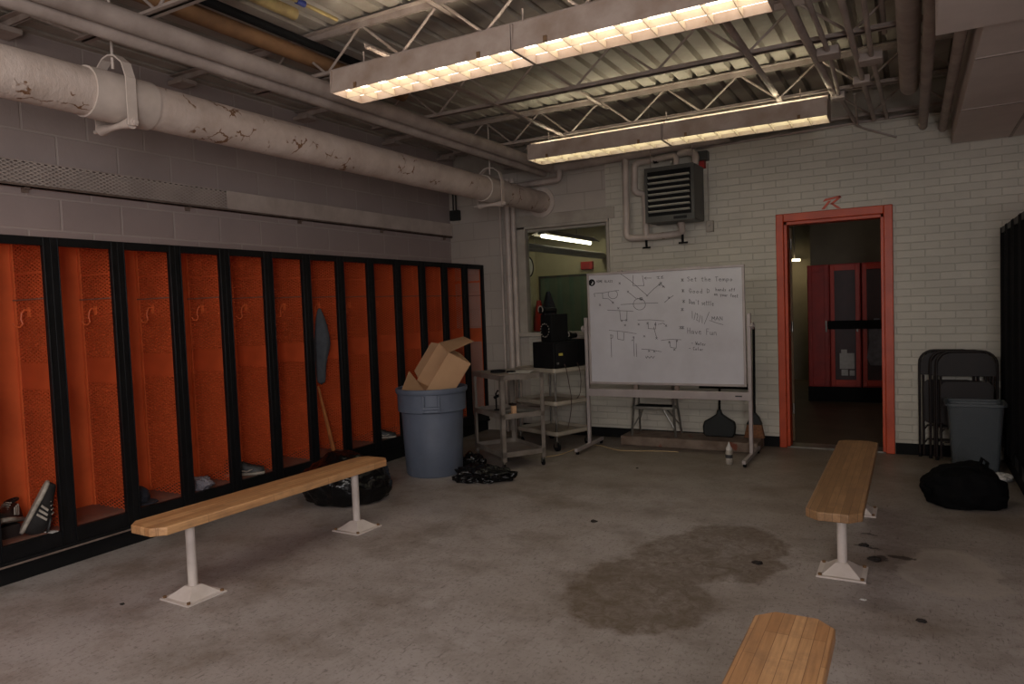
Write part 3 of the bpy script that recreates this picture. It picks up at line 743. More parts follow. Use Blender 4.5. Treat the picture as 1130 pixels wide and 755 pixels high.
obj('rim', loft([rrect(.192, .157, .035, .52), rrect(.212, .177, .04, .525), rrect(.212, .177, .04, .545), rrect(.188, .153, .034, .545), rrect(.188, .153, .034, .52)], False, False), TOTE, tt)
tag(blob('folded_clothes', (.435, 6.78, .012), (.12, .09, .16), 31, 'dim folded clothes inside the translucent tote', TOWEL, amp=.1, cat='clothes'), 'dim folded clothes inside the translucent tote', 'clothes')
def fchair(loc, rz, label):
    t_ = thing('folding_chair', label, 'chair', loc, rz, 'folded brown metal chairs leaning on the back wall')
    # folded flat: x = width, z up, thin in y
    W = .215
    U = [(-W, 0, .0), (-W, 0, .80)] + [(-W+.11-.11*math.cos(a), 0, .82+.11*math.sin(a)) for a in [PI/2*k/6 for k in range(1, 7)]]
    U += [(W-.11+.11*math.sin(a), 0, .82+.11*math.cos(a)) for a in [PI/2*k/6 for k in range(0, 7)]] + [(W, 0, 0)]
    obj('back_frame', MB().tube(U, .011, 10), CHAIRM, t_)
    obj('backrest', loft([[(a, -.006, c) for a, c in pts] for pts in [[(-W+.005, .72), (W-.005, .72), (W-.005, .83), (W-.05, .9), (W-.10, .92), (-W+.10, .92), (-W+.05, .9), (-W+.005, .83)]]]+[[(a, .006, c) for a, c in [(-W+.005, .72), (W-.005, .72), (W-.005, .83), (W-.05, .9), (W-.10, .92), (-W+.10, .92), (-W+.05, .9), (-W+.005, .83)]]]), CHAIRM, t_, bevel=.003)
    obj('seat', loft([[(a, y, c) for a, _, c in [(p[0], 0, p[1]+.49) for p in rrect(.185, .19, .05, 0)]] for y in (-.03, -.012)]), CHAIRM, t_, bevel=.003)
    for sx in (-1, 1): obj('leg', MB().tube([(sx*(W-.03), -.025, .02), (sx*(W-.03), -.02, .72)], .010, 10), CHAIRM, t_)
    for zz in (.12, .24): obj('cross_bar', MB().tube([(-W+.03, -.022, zz), (-W+.06, -.022, zz+.04), (W-.06, -.022, zz+.04), (W-.03, -.022, zz)], .008, 8), CHAIRM, t_)
    for sx in (-1, 1): obj('foot_cap', MB().cyl((sx*W, 0, -.002), (sx*W, 0, .03), .014, 10), BLACKM, t_)
    return t_
fc = fchair((.27, 7.15, .002), 0, 'folded brown metal chair touching the wall, left edge showing')
dup(fc, (.395, 7.03, .002), 0, 'folded brown metal chair in front of the other, behind the tote')
dup(fc, (.35, 7.09, .002), 0, 'folded brown metal chair sandwiched between the two others')
blob('crumpled_paper', (.575, 6.42, 0), (.06, .09, .035), 44, 'crumpled white paper on the floor right of the tote', PAPER, 'paper', amp=.4)

# ------------------------------------------------------------------ carts
def cart1():
    N, L, F, R_ = [Vector(p) for p in ((-3.15, 5.36, 0), (-3.68, 5.73, 0), (-3.42, 6.08, 0), (-2.88, 5.70, 0))]
    c = (N+F)/2; ang = math.atan2((N-L).y, (N-L).x)
    t_ = thing('metal_cart', 'worn grey metal utility cart with three shelves beside the grey bin', 'cart', (c.x, c.y, 0), ang)
    hx, hy = .315, .215                      # local x runs L->N, local y L/N -> F/R
    for z, nm in ((.80, 'top_shelf'), (.455, 'middle_shelf'), (.115, 'bottom_shelf')):
        mb = MB().box(-hx+.004, -hy+.004, z, hx-.004, hy-.004, z+.006)
        for a, b, c2, d in ((-hx, -hy, hx, -hy+.004), (-hx, hy-.004, hx, hy), (-hx, -hy, -hx+.004, hy), (hx-.004, -hy, hx, hy)):
            mb.box(a, b, z-.0, c2, d, z+.045 if nm != 'top_shelf' else z+.045)
        if nm == 'top_shelf': mb.box(-hx+.004, -hy+.004, z+.036, hx-.004, hy-.004, z+.042)
        obj(nm, mb, CART, t_)
    for sx in (-1, 1):
        for sy in (-1, 1):
            mb = MB().box(sx*hx, sy*hy, .075, sx*(hx-.038), sy*(hy-.003), .845).box(sx*hx, sy*hy, .075, sx*(hx-.003), sy*(hy-.038), .845)
            obj('leg', mb, CART, t_)
            X, Y = sx*(hx-.02), sy*(hy-.02)
            cs = obj('caster', MB().cyl((X, Y, .055), (X, Y, .08), .012, 10).box(X-.012, Y-.014, .03, X+.012, Y-.011, .06).box(X-.012, Y+.011, .03, X+.012, Y+.014, .06), CHROME, t_)
            obj('wheel', MB().cyl((X, Y-.009, .026), (X, Y+.009, .026), .026, 18), BLACKM, cs)
    return t_, c, ang
c1, cc, ang = cart1()
M1 = Matrix.Translation((cc.x, cc.y, 0)) @ Matrix.Rotation(ang, 4, 'Z')
def on1(x, y, z): return tuple(M1 @ Vector((x, y, z)))
tag(obj('tape_roll', MB().lathe([(.055, 0), (.07, 0), (.07, .02), (.055, .02), (.055, 0)], n=28, cap=False), BLACKM, loc=on1(-.02, -.08, .8455)), 'larger black disc lying on top of the metal cart', 'tape roll')
tag(obj('jar_lid', MB().lathe([(.0001, 0), (.042, 0), (.044, .004), (.042, .013), (.0001, .014)], n=28, cap=False), BLACKM, loc=on1(.09, .0, .8455)), 'smaller black disc on top of the metal cart', 'lid')
tag(obj('paper_sheet', MB().box(-.10, -.12, 0, .10, .12, .002, R=Matrix.Rotation(.3, 3, 'Z')), PAPER, loc=on1(.12, .09, .8455)), 'white sheets lying on top of the metal cart', 'paper')
wt = thing('wood_block', 'small pale wooden stand on the middle shelf of the metal cart', 'wood block', on1(.245, -.06, .4615), ang)
obj('block_base', MB().box(-.06, -.03, 0, .06, .03, .025), CARD, wt, bevel=.003)
obj('block_post', MB().box(-.02, -.02, .025, .02, .02, .10), CARD, wt, bevel=.003)
obj('block_cap', MB().box(-.06, -.02, .10, .02, .02, .118), CHAIRM, wt)
tag(obj('clamp', MB().tube([(-.03, 0, .008), (-.03, 0, .16), (-.01, 0, .19), (.03, 0, .17)], .008, 8).cyl((-.05, 0, .12), (.02, 0, .15), .014, 10).box(-.045, -.02, 0, .0, .02, .01), BLACKM, loc=on1(-.20, .0, .4615)), 'small black clamp standing on the middle shelf of the metal cart', 'clamp')
tag(obj('metal_tray', loft([rrect(.13, .09, .02, 0), rrect(.14, .10, .02, .025), rrect(.135, .095, .02, .025), rrect(.126, .086, .02, .004)]), ALU, loc=on1(.1, .09, .4615)), 'shallow metal tray at the back of the metal cart middle shelf', 'tray')

def cart2():
    N, L, R_ = Vector((-3.05, 6.24, 0)), Vector((-3.63, 6.46, 0)), Vector((-2.87, 6.74, 0))
    c = (L+R_)/2; ang = math.atan2((N-L).y, (N-L).x)
    t_ = thing('utility_cart', 'cream three tier utility cart carrying the black speakers', 'cart', (c.x, c.y, 0), ang)
    hx, hy = .31, .255
    for z, nm in ((.775, 'top_shelf'), (.45, 'middle_shelf'), (.15, 'bottom_shelf')):
        rg = [rrect(hx-.01, hy-.01, .03, z), rrect(hx, hy, .035, z+.01), rrect(hx, hy, .035, z+.045), rrect(hx-.012, hy-.012, .03, z+.045), rrect(hx-.016, hy-.016, .03, z+(.035 if nm == 'top_shelf' else .014))]
        obj(nm, loft(rg), CARTW, t_)
    for sx in (-1, 1):
        for sy in (-1, 1):
            X, Y = sx*(hx-.035), sy*(hy-.035)
            obj('post', MB().cyl((X, Y, .09), (X, Y, .79), .011, 14), CHROME, t_)
            cs = obj('caster', MB().cyl((X, Y, .085), (X, Y, .15), .012, 10).box(X-.02, Y-.017, .04, X+.02, Y-.013, .10).box(X-.02, Y+.013, .04, X+.02, Y+.017, .10).box(X-.02, Y-.017, .085, X+.02, Y+.017, .09), CHROME, t_)
            obj('wheel', MB().cyl((X, Y-.012, .043), (X, Y+.012, .043), .043, 22), BLACKM, cs)
    return t_, c, ang
c2, cc2, ang2 = cart2()
M2 = Matrix.Translation((cc2.x, cc2.y, 0)) @ Matrix.Rotation(ang2, 4, 'Z')
def on2(x, y, z): return tuple(M2 @ Vector((x, y, z)))
ZC = .8205
am = thing('stereo_amplifier', 'wide black stereo box with a yellow sticker on the cream cart', 'amplifier', on2(.135, -.07, ZC), ang2+.02)
obj('casing', MB().box(-.155, -.17, .0, .15, .17, .26), BLACKM, am, bevel=.008)
obj('front_panel', MB().box(.15, -.155, .02, .157, .155, .24), BLACK, am)
obj('sticker', MB().box(.157, -.11, .125, .160, -.055, .15), LABELY, am, label='small yellow sticker')
obj('badge', MB().box(.157, -.14, .04, .160, -.11, .06), CHROME, am)
def ringlogo(parent, c, r, axis):  # ring of bright dots round a woofer
    mb = MB()
    for k in range(14):
        a = 2*PI*k/14; p = Vector(c) + axis[0]*math.cos(a)*r + axis[1]*math.sin(a)*r
        nn = axis[0].cross(axis[1]); mb.cyl(p-nn*.001, p+nn*.005, .0065, 8)
    return obj('trim_dots', mb, SHOEW, parent)
def speaker(loc, rz, w_, d_, h_, label, tweet):
    t_ = thing('speaker', label, 'speaker', loc, rz, 'black speakers on the cream cart')
    obj('cabinet', MB().box(-w_/2, -d_/2, 0, w_/2, d_/2, h_), BLACKM, t_, bevel=.006)
    # driver faces local -x
    zc = h_*.42; r = min(d_*.42, h_*.38); ax = (Vector((0, 1, 0)), Vector((0, 0, 1)))
    wf = obj('woofer', MB().lathe([(.0001, 0), (r*.3, .005), (r*.8, .0), (r*.85, .012), (r, .016), (r*1.05, 0)], n=32, cap=False).xf(Matrix.Translation((-w_/2, 0, zc)) @ Matrix.Rotation(-PI/2, 4, 'Y')), BLACK, t_)
    ringlogo(wf, (-w_/2-.014, 0, zc), r*.93, (Vector((0, 0, 1)), Vector((0, 1, 0))))
    if tweet:
        hb = obj('horn', MB().cyl((-w_/2+.0, 0, h_+.04), (-w_/2-.06, 0, h_+.05), .03, 24, .042).cyl((-w_/2, 0, h_-.005), (-w_/2, 0, h_+.04), .012, 12).cyl((w_*.1, 0, h_+.04), (-w_/2, 0, h_+.04), .026, 20), BLACK, t_)
        obj('horn_ring', MB().lathe([(.030, 0), (.041, 0), (.041, .003), (.030, .003), (.030, 0)], n=28, cap=False).xf(Matrix.Translation((-w_/2-.0605, 0, h_+.05)) @ Matrix.Rotation(-PI/2, 4, 'Y')), SHOEW, hb)
    return t_
speaker(on2(.11, -.05, ZC+.2605), 1.15, .22, .17, .275, 'upright black speaker with a ringed woofer on top of the stereo', True)
speaker(on2(.165, .185, ZC), 1.25, .12, .17, .27, 'second black speaker at the cart end, half hidden by the whiteboard', True)
cw = MB().tube(smooth_path([on2(.31, -.12, .86), on2(.335, -.12, .82), on2(.34, -.10, .7), on2(.34, -.06, .5), on2(.335, -.08, .35), on2(.33, -.12, .22)], .1), .004, 6)
cw.tube(smooth_path([on2(.31, .06, .86), on2(.335, .06, .82), on2(.34, .08, .7), on2(.34, .06, .55), on2(.33, .02, .5)], .1), .004, 6)
tag(obj('speaker_cable', cw, WIRE), 'thin brown cables dangling down the front of the cream cart', 'cable')

# ------------------------------------------------------------------ whiteboard
BX0, BX1, BY, BZ0, BZ1 = -2.79, -1.285, 6.52, .655, 1.745
wb = thing('whiteboard', 'rolling whiteboard covered with play sketches and handwritten notes', 'whiteboard', ((BX0+BX1)/2, BY, 0))
W = BX1-BX0
fr = .022
obj('board_panel', MB().box(-W/2+fr, -.006, BZ0+fr, W/2-fr, .006, BZ1-fr), WB, wb, smooth=False)
obj('frame', MB().box(-W/2, -.012, BZ0, W/2, .012, BZ0+fr).box(-W/2, -.012, BZ1-fr, W/2, .012, BZ1).box(-W/2, -.012, BZ0+fr, -W/2+fr, .012, BZ1-fr).box(W/2-fr, -.012, BZ0+fr, W/2, .012, BZ1-fr), WBFRAME, wb, bevel=.003)
for sx in (-1, 1):
    X = sx*(W/2+.028)
    obj('post', MB().box(X-.016, -.012, .05, X+.016, .020, 1.31), WBFRAME, wb, bevel=.003)
    obj('pivot_knob', MB().cyl((X-sx*.02, 0, 1.20), (X+sx*.05, 0, 1.20), .014, 12).cyl((X+sx*.02, -0, 1.20), (X+sx*.04, 0, 1.20), .032, 8), WBFRAME, wb)
    obj('foot', MB().box(X-.016, -.34, .03, X+.016, .34, .062), WBFRAME, wb, bevel=.003)
    for sy in (-1, 1): obj('caster', MB().cyl((X-.012, sy*.30, .018), (X+.012, sy*.30, .018), .018, 16).cyl((X, sy*.30, .02), (X, sy*.30, .035), .006, 8), BLACKM, wb)
obj('crossbar', MB().box(-W/2-.04, -.016, .532, W/2+.04, .012, .608), WBFRAME, wb, bevel=.003)
for sx in (-.28, .12): obj('spacer', MB().box(sx-.02, -.008, .608, sx+.02, .008, .66), GRIME, wb)
obj('maker_tag', MB().box(W/2-.10, -.018, .565, W/2-.04, -.0155, .577), INK, wb)
obj('clip', MB().cyl((-.39, -.016, BZ1+.004), (-.39, .016, BZ1+.004), .008, 10).box(-.36, -.012, BZ1, -.22, .012, BZ1+.006).box(.25, -.012, BZ1, .37, .012, BZ1+.006), WBFRAME, wb)
def uv(x, y):   # crop pixels (1007x755 view of the board) -> board plane
    u = (x-42)/877.0; yt = 110-48*u; yb = 712+10*u; v_ = (y-yt)/(yb-yt)
    return (-W/2+u*W, BZ1-v_*(BZ1-BZ0))
def strokes(lst, r):
    mb = MB()
    for st in lst:
        pts = [uv(*p) for p in st]
        for (a, b), (c, d) in zip(pts, pts[1:]):
            p0 = Vector((a, -.0072, b)); p1 = Vector((c, -.0072, d)); dd = (p1-p0)
            if dd.length < 1e-5: continue
            dd.normalize(); nn = Vector((dd.z, 0, -dd.x))*r
            mb.add([p0-nn-dd*r*.5, p0+nn-dd*r*.5, p1+nn+dd*r*.5, p1-nn+dd*r*.5]+[q+Vector((0, .0012, 0)) for q in (p0-nn-dd*r*.5, p0+nn-dd*r*.5, p1+nn+dd*r*.5, p1-nn+dd*r*.5)], [(0,1,2,3),(7,6,5,4),(0,4,5,1),(1,5,6,2),(2,6,7,3),(3,7,4,0)])
    return mb
def circ(cx, cy, r, a0=0, a1=360, ry=None): ry = ry or r; return [(cx+r*math.cos(math.radians(a)), cy+ry*math.sin(math.radians(a))) for a in range(a0, a1+1, 20)]
def xm(x, y, s=6): return [[(x-s, y-s), (x+s, y+s)], [(x-s, y+s), (x+s, y-s)]]
D = [[(238, 105), (300, 145), (398, 228)], [(398, 228), (440, 190), (480, 160)], [(320, 118), (318, 175), (382, 175), (374, 120)], [(385, 134), (425, 134)], [(385, 134), (396, 128)], [(385, 134), (396, 141)],
     [(243, 278), (340, 272), (458, 268)], circ(352, 276, 35, 0, 360, 31), [(290, 210), (335, 245)], [(340, 243), (370, 250)],
     [(85, 218), (140, 214), (175, 208), (235, 200)], [(135, 214), (136, 245), (170, 246), (200, 268)], circ(198, 222, 28, -60, 230, 24), [(84, 218), (88, 236)],
     [(162, 308), (240, 311), (315, 314)], [(236, 312), (240, 364), (276, 362), (279, 314)],
     [(340, 362), (410, 360), (490, 366)], [(398, 372), (400, 408), (440, 410), (442, 372)], [(455, 385), (485, 378), (500, 392)],
     [(168, 418), (250, 425), (330, 436)], [(218, 425), (219, 466), (254, 472), (257, 430)], [(178, 440), (179, 566)], [(174, 445), (190, 445), (188, 460), (176, 462)], [(306, 455), (316, 452), (312, 470), (300, 474)], [(312, 455), (314, 560)], [(327, 490), (328, 562)],
     [(470, 472), (520, 466), (582, 468)], [(516, 476), (522, 510), (553, 514), (556, 474)], [(357, 520), (400, 522), (470, 534)], [(378, 560), (384, 570), (392, 558), (402, 570), (412, 558), (422, 570), (430, 558)], [(495, 266), (520, 245), (545, 228)], [(430, 400), (445, 455)]]
for x, y in ((398, 228), (288, 208), (236, 102), (360, 246), (366, 250), (196, 268), (118, 280), (228, 298), (246, 366), (274, 363), (265, 390), (345, 385), (396, 380), (440, 385), (500, 392), (375, 450), (445, 460), (516, 482), (558, 474), (543, 522), (400, 530), (430, 532), (470, 170), (478, 160), (490, 180), (240, 162), (520, 240)): D += xm(x, y, 5)
D += [[(455, 128), (470, 124), (460, 136), (472, 138)], [(478, 128), (490, 122), (480, 136), (494, 134)], [(470, 160), (500, 186)], [(355, 240), (368, 240), (372, 250), (356, 252), (352, 244)]]
for a_, b_ in ((0, 6), (6, 10), (10, 14), (14, 16), (16, 19), (19, 25), (25, 27), (27, len(D))):
    obj('marker_sketch', strokes(D[a_:b_], .0019), INK, wb, smooth=False)
# hand lettering: tiny stroke font, unit cell 1 wide x 1.6 tall, y down
G = {'S': [[(.9,.2),(.5,0),(.1,.3),(.8,.9),(.6,1.5),(.1,1.4)]], 'e': [[(.1,1.1),(.8,1.0),(.6,.7),(.2,.8),(.1,1.3),(.5,1.6),(.9,1.4)]], 't': [[(.5,.1),(.45,1.5),(.8,1.5)],[(.1,.6),(.9,.5)]], 'h': [[(.2,0),(.2,1.6)],[(.2,1),(.6,.7),(.8,1),(.8,1.6)]],
 'T': [[(0,.1),(1,0)],[(.5,0),(.5,1.6)]], 'm': [[(0,1.6),(.05,.8),(.4,.8),(.45,1.5),(.5,.8),(.9,.8),(1,1.6)]], 'p': [[(.2,.8),(.2,2.1)],[(.2,.8),(.8,.8),(.8,1.4),(.2,1.5)]], 'o': [[(.5,.8),(.15,1.1),(.3,1.55),(.8,1.4),(.8,.9),(.5,.8)]],
 'G': [[(.9,.2),(.4,0),(.1,.8),(.5,1.5),(.9,1.2),(.9,.8),(.5,.8)]], 'd': [[(.8,0),(.8,1.6),(.2,1.4),(.2,1),(.8,.9)]], 'D': [[(.1,0),(.1,1.5),(.8,1.2),(.9,.5),(.1,0)]], 'a': [[(.8,.8),(.2,.9),(.2,1.5),(.8,1.4),(.8,.8),(.9,1.6)]], 'n': [[(.1,1.6),(.15,.8),(.7,.8),(.85,1.6)]], 's': [[(.8,.8),(.2,.9),(.7,1.2),(.7,1.5),(.1,1.6)]],
 'f': [[(.9,.1),(.5,.1),(.45,1.6)],[(.1,.8),(.8,.7)]], 'y': [[(.1,.8),(.4,1.4)],[(.9,.7),(.3,2.1)]], 'u': [[(.1,.8),(.15,1.5),(.7,1.5),(.8,.8),(.9,1.6)]], 'r': [[(.2,.8),(.2,1.6)],[(.2,1.0),(.7,.8)]], 'l': [[(.4,0),(.4,1.6)]], 'c': [[(.8,.9),(.3,.9),(.15,1.3),(.8,1.5)]],
 'F': [[(.2,0),(.15,1.6)],[(.2,0),(1,0)],[(.2,.7),(.8,.7)]], 'H': [[(.1,0),(.1,1.6)],[(.9,0),(.9,1.6)],[(.1,.8),(.9,.8)]], 'v': [[(.1,.8),(.5,1.6),(.9,.8)]], 'W': [[(0,0),(.25,1.5),(.5,.6),(.75,1.5),(1,0)]], 'C': [[(.9,.2),(.3,.1),(.1,.9),(.3,1.5),(.9,1.4)]],
 'M': [[(0,1.6),(.1,0),(.5,1),(.9,0),(1,1.6)]], 'A': [[(0,1.6),(.5,0),(1,1.6)],[(.2,1),(.8,1)]], 'N': [[(.1,1.6),(.1,0),(.9,1.6),(.9,0)]], 'O': [[(.5,0),(.1,.8),(.5,1.6),(.9,.8),(.5,0)]], 'E': [[(.9,0),(.1,0),(.1,1.6),(.9,1.6)],[(.1,.8),(.7,.8)]], 'L': [[(.1,0),(.1,1.6),(.9,1.6)]],
 '1': [[(.5,0),(.45,1.6)]], '2': [[(.1,.3),(.6,0),(.8,.5),(.1,1.5),(.9,1.5)]], '/': [[(.9,0),(.1,1.7)]], '-': [[(.1,.9),(.9,.9)]], "'": [[(.5,0),(.45,.3)]], ' ': []}
def write(s_, x, y, w_, h, slope=0):
    out = []
    for i, ch in enumerate(s_):
        for st in G[ch]: out.append([(x+(i+a*.8)*w_, y+b/1.6*h+slope*(x+(i+a*.8)*w_-x)) for a, b in st])
    return out
T = []
for x, y in ((596, 145), (598, 203), (600, 260), (592, 304), (580, 402), (592, 402)): T += xm(x, y, 7) + [[(x, y-9), (x, y+9)]]
obj('bullet_marks', strokes(T, .0017), INK, wb, smooth=False)
for T in (write('Set the Tempo', 622, 128, 18.5, 24), write('Good D', 630, 192, 19, 24), write('hands off', 770, 186, 11.5, 18, .03) + write('on your feet', 762, 210, 10.5, 18, .1), write("Don't settle", 630, 248, 11, 26, .08),
          write('1/2/1', 640, 310, 13, 40, .5) + [[(735, 318), (708, 382)]], write('MAN', 748, 342, 20, 20) + [[(735, 362), (770, 376), (806, 386)]], write('Have Fun', 616, 402, 20, 32, .06), write('- Water', 636, 476, 11.5, 18, .08), write('- Color', 622, 504, 11.5, 18, .08)):
    obj('note_line', strokes(T, .0017), INK, wb, smooth=False)
# maker's emblem: round black disc with pale swoosh and two words
lg = MB(); a, b = uv(72, 159); lg.cyl((a, -.0085, b), (a, -.006, b), .034, 28)
lgo = obj('emblem', lg, BLACKM, wb, label='round black emblem')
mb = MB().prism([(a-.004, 0, b-.022), (a+.012, 0, b-.018), (a+.02, 0, b+.004), (a+.006, 0, b+.012), (a+.008, 0, b-.004), (a-.006, 0, b-.012)], (0, -.0095, 0), (0, -.0085, 0))
obj('emblem_mark', mb, WB, lgo)
obj('maker_lettering', strokes(write('HOME GLASS', 100, 145, 10, 13), .0015), INK, wb, smooth=False)

# ------------------------------------------------------------------ slab, step ladder, dustpan, broom, bottle, cord
mb = MB().box(-2.60, 6.80, 0, -1.26, 7.17, .095)
tag(obj('low_slab', mb, SLAB, bevel=.01), 'low worn slab with flaking red paint under the whiteboard', 'slab')
sl = thing('step_stool', 'small aluminium step stool standing on the low slab', 'step stool', (-2.27, 6.96, .095))
for sx in (-1, 1):
    nm = MB().tube([(sx*.225, -.10, .0), (sx*.20, -.07, .40), (sx*.19, -.055, .58)], .013, 4)
    obj('front_leg', nm, ALU, sl); obj('rear_leg', MB().tube([(sx*.22, .14, 0), (sx*.19, .03, .50)], .011, 4), ALU, sl)
    obj('brace', MB().tube([(sx*.215, -.09, .08), (sx*.10, -.08, .275)], .008, 6).tube([(sx*.215, .10, .1), (sx*.12, -.04, .275)], .007, 6), ALU, sl)
obj('step', MB().box(-.205, -.10, .27, .205, .05, .30), ALU, sl, bevel=.004)
obj('top_step', MB().box(-.195, -.08, .40, .195, .05, .425), ALU, sl, bevel=.004)
obj('tread', MB().box(-.18, -.095, .30, .18, .045, .306), BLACKM, sl)
rk = tag(obj('tool_rack', MB().box(-1.875, YB-.05, .555, -1.375, YB-.0, .60).box(-1.875, YB-.065, .56, -1.375, YB-.05, .575), BLACKM, bevel=.003), 'long black bar on the wall just under the whiteboard', 'bar')
dp = thing('dust_pan', 'black long handled pan resting on the low slab behind the whiteboard', 'dust pan', (-1.66, 7.05, .095))
po = [(-.15, 0, .03), (-.135, 0, .0), (.13, 0, .0), (.15, 0, .03), (.16, 0, .10), (.15, 0, .15), (.09, 0, .185), (.03, 0, .225), (.02, 0, .27), (-.01, 0, .27), (-.02, 0, .225), (-.08, 0, .185), (-.14, 0, .15), (-.155, 0, .10)]
obj('pan', MB().prism(po, (0, -.035, 0), (0, .03, 0)), GREENB, dp, bevel=.012)
obj('handle', MB().cyl((.005, 0, .26), (.01, .05, .95), .012, 12), BLACKM, dp)
br = thing('broom', 'brown bristled broom leaning upright behind the right whiteboard post', 'broom', (-1.34, 7.09, .095))
obj('bristles', MB().prism([(-.09, 0, .0), (.10, 0, .0), (.075, 0, .13), (-.06, 0, .13)], (0, -.03, 0), (0, .03, 0)), STRAW, br, bevel=.006)
obj('head', MB().prism([(-.065, 0, .13), (.08, 0, .13), (.05, 0, .20), (.02, 0, .24), (-.005, 0, .24), (-.03, 0, .20)], (0, -.032, 0), (0, .032, 0)), GREENB, br, bevel=.006)
obj('handle', MB().cyl((.008, 0, .235), (.012, .03, 1.1), .012, 12), BLACKM, br)
bo = thing('squeeze_bottle', 'white squeeze bottle standing on the floor before the whiteboard', 'bottle', (-1.405, 6.30, 0))
obj('bottle_body', MB().lathe([(.028, 0), (.031, .006), (.031, .10), (.027, .118), (.022, .125)], n=24), SHOEW, bo)
obj('cap', MB().lathe([(.026, .122), (.026, .14), (.016, .155), (.008, .18), (.004, .195)], n=20), PAPER, bo)
obj('print', MB().lathe([(.0313, .055), (.0313, .085)], n=24, cap=False), INK, bo, label='dark printed band')
cord = [(-3.05, 6.0, .006), (-2.97, 6.12, .006), (-2.954, 6.25, .006), (-2.93, 6.45, .006), (-2.90, 6.70, .006), (-2.76, 6.68, .006), (-2.62, 6.56, .006), (-2.50, 6.50, .006), (-2.35, 6.53, .006), (-2.15, 6.60, .006), (-1.95, 6.62, .006)]
tag(obj('power_cord', MB().tube(smooth_path(cord, .12), .005, 8), CORDM), 'tan power cord curling on the floor under the whiteboard', 'cord')

# ------------------------------------------------------------------ heater
ht = thing('unit_heater', 'grey louvered unit heater hanging high by the brick wall', 'heater', (-2.02, 6.95, 2.48), -.04)
obj('casing', MB().box(-.245, -.15, -.265, .245, .17, .265), HEAT, ht, bevel=.012)
obj('inner_frame', MB().box(-.222, -.156, -.235, .222, -.15, .235), BLACKM, ht)
for k in range(7):
    z = -.165+k*.055; R = Matrix.Rotation(-.35, 3, 'X')
    obj('louver', MB().box(-.205, -.02, -.003, .205, .015, .003, R=R, o=(0, -.165, z)), LOUV, ht)
obj('face_rim', MB().box(-.245, -.158, -.265, -.215, -.15, .265).box(.215, -.158, -.265, .245, -.15, .265).box(-.215, -.158, .225, .215, -.15, .265).box(-.215, -.158, -.265, .215, -.15, -.205), HEAT, ht)
obj('nameplate', MB().box(.04, -.1605, -.25, .17, -.158, -.222), BLACK, ht)
hp = thing('heater_pipes', 'white insulated pipe loop feeding the grey unit heater', 'pipework', (-2.4, 7.08, 2.1))
def hpw(nm, pts, r, mat=WHITEP, bend=.05): return obj(nm, MB().tube(smooth_path(pts, bend), r, 16), mat, hp, world=True)
hpw('return_pipe', [(-2.56, 7.08, 2.93), (-2.57, 7.08, 2.11), (-2.25, 7.08, 2.105), (-2.02, 7.08, 2.115), (-1.98, 7.06, 2.13), (-1.98, 7.0, 2.24)], .034, bend=.06)
hpw('supply_pipe', [(-2.31, 7.02, 2.86), (-2.44, 7.02, 2.86), (-2.45, 7.02, 2.56), (-2.36, 7.08, 2.55), (-2.36, 7.08, 2.11)], .032, bend=.05)
hpw('supply_top', [(-2.31, 7.02, 2.86), (-2.1, 7.0, 2.87), (-2.0, 6.98, 2.87), (-2.0, 6.96, 2.74)], .03)
hpw('riser_elbow', [(-2.0, 7.08, 2.90), (-1.88, 7.04, 2.90), (-1.82, 7.02, 2.86), (-1.82, 6.98, 2.75)], .036)
hpw('valve', [(-2.18, 7.08, 2.075), (-2.18, 7.08, 2.14)], .02, RUST)
hpw('valve', [(-2.24, 7.02, 2.862), (-2.20, 7.02, 2.864)], .036, BLACKM)
hpw('drain_tap', [(-2.36, 7.08, 2.10), (-2.36, 7.08, 2.0)], .012, BLACKM)
hpw('drain_tap', [(-1.98, 7.06, 2.13), (-1.98, 7.06, 2.02)], .012, BLACKM)
hpw('tap_handle', [(-2.40, 7.08, 2.0), (-2.32, 7.08, 2.0)], .009, BLACKM)
hpw('tap_handle', [(-2.02, 7.06, 2.02), (-1.93, 7.06, 2.02)], .009, BLACKM)
obj('hanger_rod', MB().cyl((.22, -.1, .26), (.22, -.1, .80), .005, 6).cyl((-.2, -.1, .26), (-.2, -.1, .80), .005, 6), STEELP, ht)
sw = thing('wall_switch', 'pale switch box with conduit on the brick right of the heater', 'switch', (-1.735, YB, 2.17))
obj('switch_box', MB().box(-.035, -.045, -.055, .035, 0, .055), FRAMEW, sw, bevel=.004)
obj('toggle', MB().cyl((0, -.045, .005), (0, -.058, .012), .007, 10), PAPER, sw)
obj('conduit_riser', MB().cyl((-.01, -.02, .055), (-.01, -.02, .62), .007, 10), FRAMEW, sw)
cx = thing('control_box', 'dark control box with a red plate beside the heater top', 'control box', (-1.785, YB, 2.86))
obj('box_body', MB().box(-.055, -.09, -.045, .055, 0, .045), HEAT, cx, bevel=.004)
obj('red_plate', MB().box(-.05, -.07, -.115, .02, 0, -.048), REDS, cx, label='red plate')
# orange letter R above the doorway
rr = thing('wall_letter', 'small slanted orange letter R over the doorway', 'letter', (-.63, YB, 2.232)); rr.scale = (1.2, 1, 1.12)
def poly(mb, pts): mb.prism([(a, 0, b) for a, b in pts], (0, -.008, 0), (0, 0, 0))
mb = MB(); poly(mb, [(-.062, .066), (-.045, .088), (.06, .104), (.064, .088), (-.03, .072)]); poly(mb, [(.058, .104), (.068, .09), (.004, .034), (-.014, .042), (.042, .088)])
obj('letter_bowl', mb, DOORO, rr)
mb = MB(); poly(mb, [(-.008, .044), (.010, .046), (.066, .0), (.038, .0)]); poly(mb, [(-.024, .068), (-.004, .068), (-.05, .004), (-.074, .004)])
obj('letter_leg', mb, DOORO, rr)

